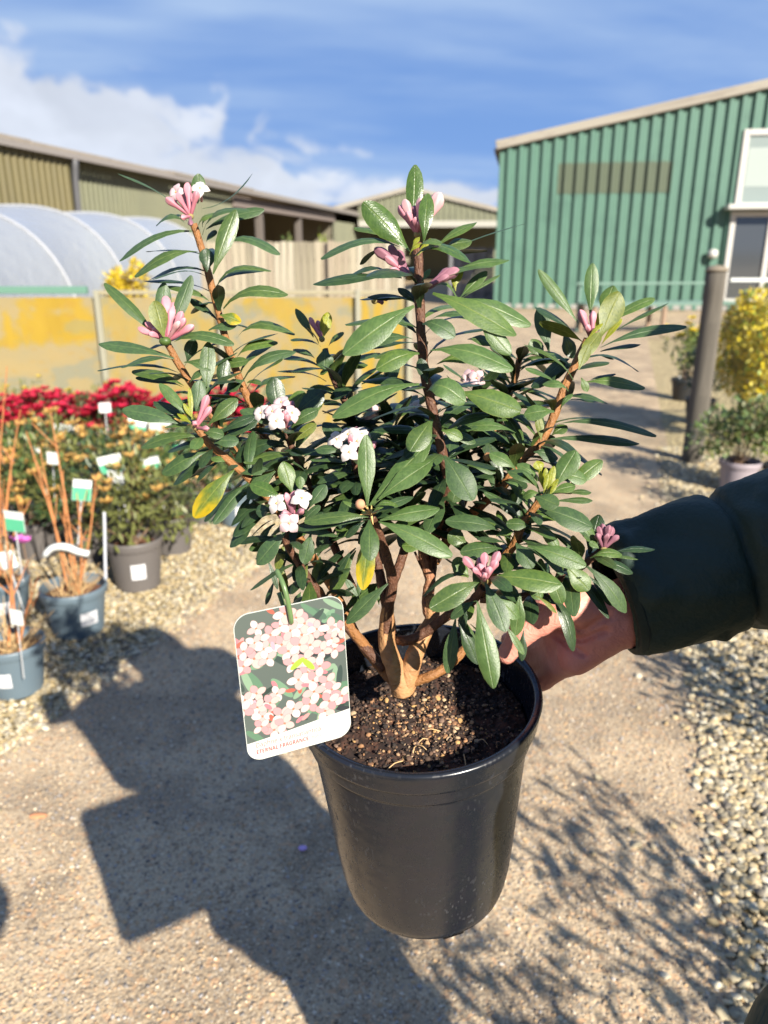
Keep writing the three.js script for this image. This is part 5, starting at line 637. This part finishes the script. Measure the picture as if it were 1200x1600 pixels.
cluster(458, 808, 0.63, [['o', 430, 785, -.008], ['o', 472, 776, -.012], ['o', 452, 818, -.026], ['b', 444, 770, -.005], ['b', 460, 767, .003], ['b', 442, 798, -.02], ['b', 472, 798, -.022, .8], ['d', 452, 780, -.006], ['b', 436, 805, -.016, .85]]);
cluster(652, 366, 0.625, [['p', 628, 312, .002], ['b', 636, 330, -.004, .9], ['p', 659, 305, .0], ['b', 646, 340, -.010, .8], ['b', 655, 344, -.012, .8], ['p', 694, 304, -.004, 1.2], ['d', 650, 320, .008], ['b', 622, 320, .004, .9], ['b', 662, 330, .004]]);
cluster(640, 432, 0.632, [['d', 588, 384, .002], ['b', 602, 400, -.006], ['d', 606, 386, .008], ['b', 610, 418, -.012, .9], ['d', 622, 392, .008]]);
cluster(664, 452, 0.635, [['d', 716, 420, .003, 1.1], ['d', 706, 418, .008], ['d', 700, 428, -.006]]);
cluster(503, 530, 0.765, [['b', 482, 497, .0], ['b', 498, 500, .004, .85]]);
cluster(925, 532, 0.675, [['b', 906, 484, .0], ['b', 926, 485, -.004], ['b', 918, 508, -.012, .85], ['b', 930, 512, -.012, .8], ['b', 914, 500, .006]]);
cluster(757, 908, 0.585, [['b', 723, 870, .002], ['b', 740, 885, -.008, .8], ['b', 752, 880, -.004], ['b', 756, 863, .004], ['b', 780, 862, .004], ['b', 776, 874, -.004], ['b', 766, 888, -.012, .9], ['b', 747, 870, .008, .8], ['b', 755, 898, -.018, .8]]);
cluster(943, 858, 0.628, [['d', 936, 822, .0, .9], ['d', 944, 818, .003, .9], ['d', 952, 820, -.002, .9], ['d', 960, 824, .003, .9], ['d', 965, 835, -.004, .9], ['d', 948, 832, -.008, .9], ['d', 932, 832, -.005, .9]]);
cluster(588, 640, 0.755, [['o', 568, 622, .0], ['o', 580, 612, .004], ['o', 580, 645, -.012]]); cluster(662, 650, 0.70, [['o', 645, 636, .0], ['d', 656, 642, -.004], ['b', 662, 650, -.012, .8]]); cluster(742, 600, 0.76, [['o', 730, 588, -.006], ['p', 748, 583, .0], ['b', 735, 578, .004], ['o', 745, 590, -.012]]); cluster(585, 470, 0.70, [['d', 600, 472, 0], ['p', 606, 462, 0]]);
{ const kn = part('leaf_bud', new THREE.SphereGeometry(0.0042, 12, 10), std({ color: lin(0.42, 0.22, 0.12), roughness: 0.8 }), plant); kn.position.copy(P(563, 788, 0.608)); const k2 = part('leaf_bud', new THREE.SphereGeometry(0.0046, 12, 10).scale(1.2, 0.9, 1), Lm.l[0], plant); k2.position.copy(P(258, 533, 0.69)); const k3 = part('leaf_bud', new THREE.SphereGeometry(0.004, 12, 10), mBarkTan, plant); k3.position.copy(P(762, 714, 0.66));
  const sc = []; for (let i = 0; i < 12; i++) { const b = P(580, 803, 0.622), d = dirRnd(0.6); sc.push(tube([b, b.clone().addScaledVector(d, 0.009)], [0.0012, 0.0003], 5, 2)); } part('bud_scales', merge(sc), std({ color: lin(0.55, 0.36, 0.13), roughness: 0.7 }), plant); }

// ================================================================ PICTURE TAG ON ITS GREEN LOOP
{
  const C = P(461, 1060, 0.595), ex = V(1, 0, 0), ey = V(0, CP, -SP), ez = V(0, SP, CP), k = 0.595 / F;
  const X = ex.clone().multiplyScalar(159 * k).addScaledVector(ey, 27 * k).addScaledVector(ez, -0.031), Yv = ex.clone().multiplyScalar(-6 * k).addScaledVector(ey, 241 * k).addScaledVector(ez, 0.036);
  const W = X.length(), HH = Yv.length(), zx = X.clone().normalize(), zz = zx.clone().cross(Yv).normalize(), zy = zz.clone().cross(zx);
  const cv = document.createElement('canvas'); cv.width = 640; cv.height = 960; const c = cv.getContext('2d'); const s0 = seed; seed = 991;
  c.fillStyle = '#6a756f'; c.fillRect(0, 0, 640, 960);
  for (let i = 0; i < 70; i++) { c.save(); c.translate(rr(0, 640), rr(0, 800)); c.rotate(rr(0, 6.3)); c.fillStyle = ['#6f9478', '#84a98a', '#3f5049', '#9ab89a', '#4a5a55', '#42474a', '#5d7a68'][i % 7]; c.beginPath(); c.ellipse(0, 0, rr(40, 95), rr(14, 26), 0, 0, 7); c.fill(); c.restore(); }
  const fl = (x, y, r, rot, tone) => { for (let k2 = 0; k2 < 4; k2++) { c.save(); c.translate(x, y); c.rotate(rot + k2 * Math.PI / 2); c.fillStyle = tone[k2 % tone.length]; c.strokeStyle = 'rgba(170,105,108,0.6)'; c.lineWidth = 1.5; c.beginPath(); c.moveTo(0, 0); c.bezierCurveTo(r * 0.25, -r * 0.5, r * 0.85, -r * 0.45, r, -r * 0.02); c.bezierCurveTo(r * 0.85, r * 0.42, r * 0.25, r * 0.5, 0, 0); c.fill(); c.stroke(); c.restore(); } c.fillStyle = '#d98b6c'; c.beginPath(); c.arc(x, y, r * 0.11, 0, 7); c.fill(); };
  const buds = (x, y, n, s) => { for (let i = 0; i < n; i++) { c.save(); c.translate(x + rr(-s, s), y + rr(-s, s)); c.rotate(rr(0, 6.3)); c.fillStyle = ['#e98f98', '#f1a9a6', '#d9705f', '#f2b7c6'][i % 4]; c.beginPath(); c.ellipse(0, 0, 30, 13, 0, 0, 7); c.fill(); c.restore(); } };
  const done = [], tones = [['#eccbc6', '#f7e4dd', '#e3aeb0'], ['#f8e9e2', '#ebc2c0'], ['#e2a9ac', '#f3d8d4']];
  for (const [x, y, n, s] of [[250, 170, 15, 160], [470, 280, 13, 140], [100, 260, 9, 110], [380, 450, 11, 120], [110, 590, 13, 120], [210, 720, 12, 120], [490, 650, 16, 130], [600, 240, 6, 70]]) { buds(x, y, 7, s); for (let i = 0; i < n * 3; i++) { const q = rr(0, 6.3), d = s * Math.sqrt(rnd()), X0 = x + Math.cos(q) * d, Y0 = y + Math.sin(q) * d * 0.8; if (done.some(([a, b]) => Math.hypot(a - X0, b - Y0) < 62)) continue; done.push([X0, Y0]); fl(X0, Y0, rr(54, 74), rr(0, 1.6), tones[i % 3]); } }
  c.fillStyle = '#b5dc50'; for (const [x, y, r] of [[340, 385, -0.6], [405, 405, 0.9]]) { c.save(); c.translate(x, y); c.rotate(r); c.beginPath(); c.ellipse(0, 0, 52, 18, 0, 0, 7); c.fill(); c.restore(); }
  c.fillStyle = '#f7f6f1'; c.beginPath(); c.moveTo(0, 832); c.bezierCurveTo(220, 822, 420, 790, 640, 772); c.lineTo(640, 960); c.lineTo(0, 960); c.fill();
  c.fillStyle = '#cf7f78'; c.font = '44px sans-serif'; c.fillText('Daphne x transatlantica', 50, 872, 400); c.fillStyle = '#c05a58'; c.font = 'bold 38px sans-serif'; c.fillText('ETERNAL FRAGRANCE', 50, 916, 320); c.font = '30px sans-serif'; c.fillStyle = '#e7a49c'; c.fillText("'Blafra'", 384, 914, 70);
  seed = s0;
  const tx = new THREE.CanvasTexture(cv); tx.colorSpace = THREE.SRGBColorSpace; tx.magFilter = THREE.LinearFilter;
  const r = 0.012, shape = (i) => { const a = W / 2 - i, b = HH / 2 - i, q = r - i, s = new THREE.Shape(); s.moveTo(-a + q, -b); s.lineTo(a - q, -b); s.absarc(a - q, -b + q, q, -Math.PI / 2, 0); s.lineTo(a, b - q); s.absarc(a - q, b - q, q, 0, Math.PI / 2); s.lineTo(-a + q, b); s.absarc(-a + q, b - q, q, Math.PI / 2, Math.PI); s.lineTo(-a, -b + q); s.absarc(-a + q, -b + q, q, Math.PI, Math.PI * 1.5); const h = new THREE.Path(); h.absarc(hx, hy, 0.0032 + i * 0.3, 0, 7); s.holes.push(h); return s; };
  const hx = 0.0005, hy = HH / 2 - 0.014;
  const g = thing('picture_tag', 'rounded plastic plant tag printed with white and pink flowers hanging over the pot', 'plant tag'); g.applyMatrix4(new THREE.Matrix4().makeBasis(zx, zy, zz).setPosition(C));
  part('card', new THREE.ExtrudeGeometry(shape(0), { depth: 0.0006, bevelEnabled: false, curveSegments: 10 }), phys({ color: lin(0.44, 0.46, 0.43), roughness: 0.3 }), g);
  const f = new THREE.ShapeGeometry(shape(0.0005), 10), p = f.attributes.position, uv = []; for (let i = 0; i < p.count; i++) uv.push(p.getX(i) / W + 0.5, p.getY(i) / HH + 0.5); f.setAttribute('uv', new THREE.Float32BufferAttribute(uv, 2)); f.translate(0, 0, 0.00075);
  part('print', f, phys({ map: tx, color: lin(0.48, 0.48, 0.48), roughness: 0.3, clearcoat: 0.4, clearcoatRoughness: 0.25 }), g);
  const a = V(hx, hy, 0); part('loop', tube([V(a.x - 0.004, a.y + 0.038, -0.012), V(a.x - 0.003, a.y + 0.03, 0.001), V(a.x - 0.001, a.y + 0.012, 0.004), V(a.x, a.y, 0.002), V(a.x, a.y - 0.001, -0.004), V(a.x - 0.004, a.y + 0.02, -0.012)], [0.0019, 0.0019], 8, 30), phys({ color: lin(0.10, 0.16, 0.06), roughness: 0.35 }), g);
}

// ================================================================ PEOPLE
const skin = phys({ map: tex(256, 256, (u, v) => mix3([0.76, 0.49, 0.43], [0.84, 0.57, 0.50], tfbm(u, v, 10, 5, 301)), true, [8, 8]), bumpMap: grey(256, 256, (u, v) => tfbm(u, v, 40, 3, 305), [12, 12]), bumpScale: 0.0006, roughness: 0.55, sheen: 0.15 });
const coatM = std({ color: lin(0.013, 0.030, 0.020), roughness: 0.7, bumpMap: grey(256, 256, (u, v) => 0.5 * tfbm(u, v, 40, 3, 311) + 0.5 * tfbm(u, v, 6, 4, 313), [9, 9]), bumpScale: 0.0012 });
const trouserM = std({ color: lin(0.02, 0.022, 0.03), roughness: 0.9 }), hairM = std({ color: lin(0.05, 0.03, 0.02), roughness: 0.7 }), shoeM = std({ color: lin(0.03, 0.025, 0.02), roughness: 0.6 });
// a standing figure: c = where it stands, yaw = facing, top = height, hands given as world points
function person(label, c, yaw, top, elbowR, wristR, elbowL, wristL, handR) {
  const g = thing('person', label, 'person'), R = V(Math.cos(yaw), 0, -Math.sin(yaw)), Fw = V(-Math.sin(yaw), 0, -Math.cos(yaw)), k = top / 1.7;
  const at = (r, y, f) => c.clone().addScaledVector(R, r * k).addScaledVector(Fw, f * k).setY(y * k);
  const sR = at(0.17, 1.38, 0), sL = at(-0.17, 1.38, 0), hipR = at(0.085, 0.9, 0), hipL = at(-0.085, 0.9, 0), kR = at(0.09, 0.48, 0.02), kL = at(-0.09, 0.48, 0.03), aR = at(0.095, 0.08, -0.01), aL = at(-0.095, 0.08, 0), neck = at(0, 1.43, 0.0), chin = at(0, 1.52, 0.05), crown = at(0, 1.6, 0.01), chest = at(0, 1.25, 0.02), waist = at(0, 1.05, 0.01), pelvis = at(0, 0.9, 0);
  const B = [[neck, 0.052 * k, at(0, 1.5, 0.01), 0.05 * k], [at(0, 1.6, -0.005), 0.095 * k, at(0, 1.585, 0.02), 0.088 * k], [chin, 0.045 * k, at(0, 1.57, 0.05), 0.06 * k], [at(0, 1.575, 0.1), 0.012 * k, at(0, 1.545, 0.122), 0.015 * k], [at(0.083, 1.56, 0), 0.018 * k, at(0.086, 1.59, -0.005), 0.02 * k], [at(-0.083, 1.56, 0), 0.018 * k, at(-0.086, 1.59, -0.005), 0.02 * k], [sL, 0.055 * k, sR, 0.055 * k], [at(-0.07, 1.26, 0.01), 0.11 * k, at(0.07, 1.26, 0.01), 0.11 * k], [chest, 0.13 * k, waist, 0.12 * k], [waist, 0.12 * k, pelvis, 0.13 * k], [hipR, 0.085 * k, kR, 0.055 * k], [hipL, 0.085 * k, kL, 0.055 * k], [kR, 0.055 * k, aR, 0.036 * k], [kL, 0.055 * k, aL, 0.036 * k], [sR, 0.05 * k, elbowR, 0.038 * k], [elbowR, 0.038 * k, wristR, 0.027], [sL, 0.05 * k, elbowL, 0.038 * k], [elbowL, 0.038 * k, wristL, 0.027], [aR, 0.036 * k, at(0.1, 0.04, 0.12), 0.03 * k], [aL, 0.036 * k, at(-0.1, 0.04, 0.12), 0.03 * k]];
  const box3 = (L, m) => { const lo = V(9, 9, 9), hi = V(-9, -9, -9); for (const [a, ra, b, rb] of L) { lo.min(a.clone().subScalar(ra + m)).min(b.clone().subScalar(rb + m)); hi.max(a.clone().addScalar(ra + m)).max(b.clone().addScalar(rb + m)); } return [lo.toArray(), hi.toArray()]; };
  const geos = [surface(bones(B, 0.045), ...box3(B, 0.03), 0.013)];
  for (const h of handR ? [handR] : []) geos.push(h);
  if (!handR) geos.push(simpleHand(wristR, wristR.clone().sub(elbowR).normalize(), V(0, -1, 0), 1)); geos.push(simpleHand(wristL, wristL.clone().sub(elbowL).normalize(), R.clone(), -1));
  part('body', merge(geos), skin, g);
  const cb = [[at(-0.16, 1.36, 0.02), 0.11 * k, at(0.17, 1.36, 0.03), 0.115 * k], [at(-0.08, 1.2, 0.01), 0.15 * k, at(0.08, 1.2, 0.01), 0.15 * k], [at(-0.07, 1.0, 0.01), 0.155 * k, at(0.07, 1.0, 0.01), 0.155 * k], [at(-0.07, 0.82, 0.01), 0.165 * k, at(0.07, 0.82, 0.01), 0.165 * k], [at(0, 1.42, 0), 0.085 * k, at(0, 1.47, -0.005), 0.08 * k], [sL, 0.085 * k, elbowL, 0.07 * k], [elbowL, 0.07 * k, wristL.clone().lerp(elbowL, 0.12), 0.055], [sR, 0.085 * k, elbowR, 0.072 * k]];
  if (!handR) cb.push([elbowR, 0.07 * k, wristR.clone().lerp(elbowR, 0.12), 0.055]);
  const cf = bones(cb, 0.06), fold = (x, y, z) => cf(x, y, z) + 0.010 * (noise(x * 14, y * 22, z * 14) - 0.5) + 0.012 * Math.exp(-Math.pow(((y / k + 20) % 0.16 - 0.08) / 0.012, 2)); part('coat', surface(fold, ...box3(cb, 0.03), 0.014), coatM, g);
  const tb = [[hipR, 0.1 * k, kR, 0.072 * k], [hipL, 0.1 * k, kL, 0.072 * k], [kR, 0.072 * k, at(0.095, 0.1, -0.01), 0.06 * k], [kL, 0.072 * k, at(-0.095, 0.1, 0), 0.06 * k], [hipL, 0.12 * k, hipR, 0.12 * k]]; part('trousers', surface(bones(tb, 0.03), ...box3(tb, 0.03), 0.014), trouserM, g);
  for (const s of [1, -1]) { const sb = [[at(0.1 * s, 0.05, -0.04), 0.05 * k, at(0.1 * s, 0.045, 0.14), 0.044 * k], [at(0.097 * s, 0.1, -0.01), 0.052 * k, at(0.1 * s, 0.05, 0), 0.05 * k]]; const sf = bones(sb, 0.03); part('shoe', surface((x, y, z) => Math.max(sf(x, y, z), 0.004 - y), ...box3(sb, 0.02), 0.011), shoeM, g); }
  const hb = [[at(0, 1.625, -0.02), 0.105 * k, at(0, 1.6, -0.04), 0.1 * k], [at(0, 1.56, -0.06), 0.075 * k, at(0, 1.5, -0.05), 0.055 * k]], hf = bones(hb, 0.03); part('hair', surface((x, y, z) => { const f = (x - c.x) * Fw.x + (z - c.z) * Fw.z; return Math.max(hf(x, y, z) + 0.006 * (noise(x * 60, y * 18, z * 60) - 0.5), (f / k - 0.045) * 0.8 - Math.max(0, y / k - 1.63) * 0.6); }, ...box3(hb, 0.03), 0.011), hairM, g);
  return g;
}
function simpleHand(w, d, palm, s) { // relaxed hand: palm, four curled fingers, thumb
  const n = palm.clone().addScaledVector(d, -palm.dot(d)).normalize(), a = d.clone().cross(n).normalize(), p = (x, y, z) => w.clone().addScaledVector(d, x).addScaledVector(a, y).addScaledVector(n, z), B = [[p(0, 0, 0), 0.027, p(0.04, 0, 0), 0.024]];
  for (let i = 0; i < 4; i++) { const y = (i - 1.5) * 0.019, l = [0.068, 0.078, 0.073, 0.058][i]; B.push([p(0.03, y * 0.8, 0), 0.014, p(0.085, y, 0), 0.011], [p(0.085, y, 0), 0.010, p(0.085 + l * 0.5, y, 0.012), 0.009], [p(0.085 + l * 0.5, y, 0.012), 0.009, p(0.085 + l * 0.85, y, 0.035), 0.0075]); }
  B.push([p(0.015, -0.02 * s, 0.008), 0.016, p(0.05, -0.045 * s, 0.018), 0.012], [p(0.05, -0.045 * s, 0.018), 0.011, p(0.082, -0.052 * s, 0.03), 0.009]);
  const lo = w.clone().subScalar(0.19), hi = w.clone().addScalar(0.19); return surface(bones(B, 0.008), lo.toArray(), hi.toArray(), 0.0042);
}
// the hand on the pot rim: thumb hooked inside, palm to the viewer, four fingers round the back of the pot
const wrist = P(968, 962, 0.725);
const grip = (() => {
  const q = (x, y, d) => P(x, y, d), B = [];
  B.push([wrist, 0.030, q(935, 975, 0.722), 0.028], [q(985, 950, 0.725), 0.030, wrist, 0.030]);
  B.push([q(935, 955, 0.716), 0.024, q(890, 950, 0.712), 0.0245], [q(890, 950, 0.712), 0.0245, q(852, 962, 0.712), 0.0165], [q(852, 962, 0.712), 0.0150, q(818, 985, 0.716), 0.0125], [q(818, 985, 0.716), 0.0120, q(792, 1022, 0.722), 0.0095]);   // thumb and its ball
  B.push([q(940, 985, 0.722), 0.022, q(905, 1010, 0.728), 0.021], [q(935, 1000, 0.72), 0.018, q(898, 1028, 0.725), 0.0165], [q(925, 970, 0.735), 0.024, q(885, 985, 0.742), 0.021]);                    // palm
  const knuckles = [[868, 975, 0.752], [872, 998, 0.75], [878, 1018, 0.746], [886, 1036, 0.738]], mid = [[838, 985, 0.80], [838, 1016, 0.798], [842, 1042, 0.792], [850, 1062, 0.775]], end = [[795, 1000, 0.825], [795, 1035, 0.825], [800, 1065, 0.82], [815, 1088, 0.81]];
  knuckles.forEach((a, i) => { const K = q(...a), M = q(...mid[i]), E = q(...end[i]), r = [0.0105, 0.0108, 0.0102, 0.0092][i]; B.push([q(905, 985 + i * 12, 0.735), 0.0155, K, r + 0.003], [K, r + 0.002, M, r], [M, r, E, r - 0.0018]); });
  const f = bones(B, 0.0065), lo = V(9, 9, 9), hi = V(-9, -9, -9); for (const [a, ra, b, rb] of B) { lo.min(a.clone().subScalar(ra + 0.01)).min(b.clone().subScalar(rb + 0.01)); hi.max(a.clone().addScalar(ra + 0.01)).max(b.clone().addScalar(rb + 0.01)); }
  // palm creases
  const cr = [[[872, 985], [905, 1000], [945, 985]], [[868, 992], [888, 1006], [912, 1022]], [[880, 975], [912, 985], [950, 962]]].map((L) => L.map(([x, y]) => q(x, y, 0.70))), wr = 0.0034;
  const crease = (x, y, z) => { let m = 0; for (const L of cr) for (let i = 0; i < 2; i++) { const a = L[i], b = L[i + 1]; const rx = (x - eye.x), ry = y - eye.y, rz = z - eye.z, dep = -rz * CP - ry * SP; const px = rx / dep, py = (ry * CP - rz * SP) / dep; const g2 = (p) => { const X = p.x - eye.x, Y = p.y - eye.y, Z = p.z - eye.z, D = -Z * CP - Y * SP; return [X / D, (Y * CP - Z * SP) / D]; }; const [ax, ay] = g2(a), [bx, by] = g2(b), h = clamp(((px - ax) * (bx - ax) + (py - ay) * (by - ay)) / ((bx - ax) ** 2 + (by - ay) ** 2), 0, 1), d = Math.hypot(px - ax - h * (bx - ax), py - ay - h * (by - ay)) * 0.72; m = Math.max(m, Math.exp(-(d / wr) * (d / wr))); } return m; };
  return surface((x, y, z) => { const d = f(x, y, z); return d < 0.008 && d > -0.008 ? d + 0.0055 * crease(x, y, z) + 0.0012 * (noise(x * 120, y * 120, z * 120) - 0.5) : d; }, lo.toArray(), hi.toArray(), 0.0028);
})();
{
  const elbow = P(1440, 808, 0.69), holder = person('person in a dark green padded coat holding the pot by its rim', V(0.462, 0, -0.37), 1.45, 1.585, elbow, wrist, V(0.45, 1.02, -0.11), V(0.37, 0.83, -0.17), grip);
  // the raised sleeve: padded tube with stitched seams and folds
  const ctr = [[958, 935, 0.722], [1010, 918, 0.722], [1090, 893, 0.72], [1180, 868, 0.715], [1300, 838, 0.70], [1440, 808, 0.69]].map(([x, y, d]) => P(x, y, d)), curve = new THREE.CatmullRomCurve3([...ctr, V(0.60, 1.33, -0.45)], false, 'centripetal'), N = 130, M = 72, fr = curve.computeFrenetFrames(N, false), pos = [], uv = [], idx = [], L = curve.getLength();
  const seams = [0.112, 0.28, 0.46];
  for (let i = 0; i <= N; i++) {
    const t = i / N, c = curve.getPointAt(t), s = t * L; let r = 0.0585 + 0.010 * smooth(0.02, 0.14, s) + 0.012 * smooth(0.15, 0.35, s); let puff = 0; const cuts = [0.0, ...seams, 0.62]; for (let k = 0; k < cuts.length - 1; k++) if (s >= cuts[k] && s < cuts[k + 1]) puff = Math.pow(Math.sin(Math.PI * (s - cuts[k]) / (cuts[k + 1] - cuts[k])), 0.45); r += 0.011 * puff - 0.006; for (const c0 of seams) r -= 0.005 * Math.exp(-Math.pow((s - c0) / 0.004, 2)); if (s < 0.006) r -= (0.006 - s) * 0.8;
    for (let j = 0; j <= M; j++) { const q = j / M * Math.PI * 2, cq = Math.cos(q), sq = Math.sin(q), fold = 0.020 * (fbm(cq * 1.7 + s * 17, sq * 1.7 + s * 6, 2.2, 4) - 0.5) + 0.016 * smooth(0.5, 0.75, fbm(cq * 1.1 + 4, sq * 1.1 + s * 9, s * 11, 3)) * puff; const p = c.clone().addScaledVector(fr.normals[i], cq * (r + fold)).addScaledVector(fr.binormals[i], sq * (r + fold)); pos.push(p.x, p.y, p.z); uv.push(q * 0.06, s); }
  }
  for (let i = 0; i < N; i++) for (let j = 0; j < M; j++) { const a = i * (M + 1) + j; idx.push(a, a + 1, a + M + 1, a + 1, a + M + 2, a + M + 1); }
  const sg = new THREE.BufferGeometry(); sg.setAttribute('position', new THREE.Float32BufferAttribute(pos, 3)); sg.setAttribute('uv', new THREE.Float32BufferAttribute(uv, 2)); sg.setIndex(idx); sg.computeVertexNormals();
  const mm = coatM.clone(); mm.side = THREE.DoubleSide; const sl = part('sleeve', sg, mm, holder);
  const cuff = []; for (let j = 0; j < 40; j++) { const q = j / 40 * 6.283, p = curve.getPointAt(0.012), f0 = fr.normals[1], f1 = fr.binormals[1]; cuff.push(p.addScaledVector(f0, Math.cos(q) * 0.052).addScaledVector(f1, Math.sin(q) * 0.052)); } cuff.push(cuff[0]);
  part('cuff', tube(cuff, [0.006, 0.006], 6, 60), mm, sl);
}
person('person in a dark padded coat standing just behind the viewpoint', V(-0.19, 0, 0.44), 0, 1.66, V(0.08, 1.15, 0.34), V(-0.06, 1.33, 0.18), V(-0.48, 1.15, 0.32), V(-0.34, 1.32, 0.18), null);

{ // unseen bag added beside the holder to cast the square shadow on the path
  const g = thing('added_bag', 'unseen dark bag added beside the person holding the pot to cast a square shadow', 'bag', [0.20, 0.755, -0.24], 0.54), m = std({ color: lin(0.03, 0.035, 0.04), roughness: 0.9 });
  const b = new RoundedBoxGeometry(0.24, 0.24, 0.1, 3, 0.02); b.translate(0, 0.125, 0); part('bag_body', b, m, g); part('flap', new RoundedBoxGeometry(0.246, 0.10, 0.108, 2, 0.02).translate(0, 0.2, 0), m, g);
}

renderer.render(scene, camera);
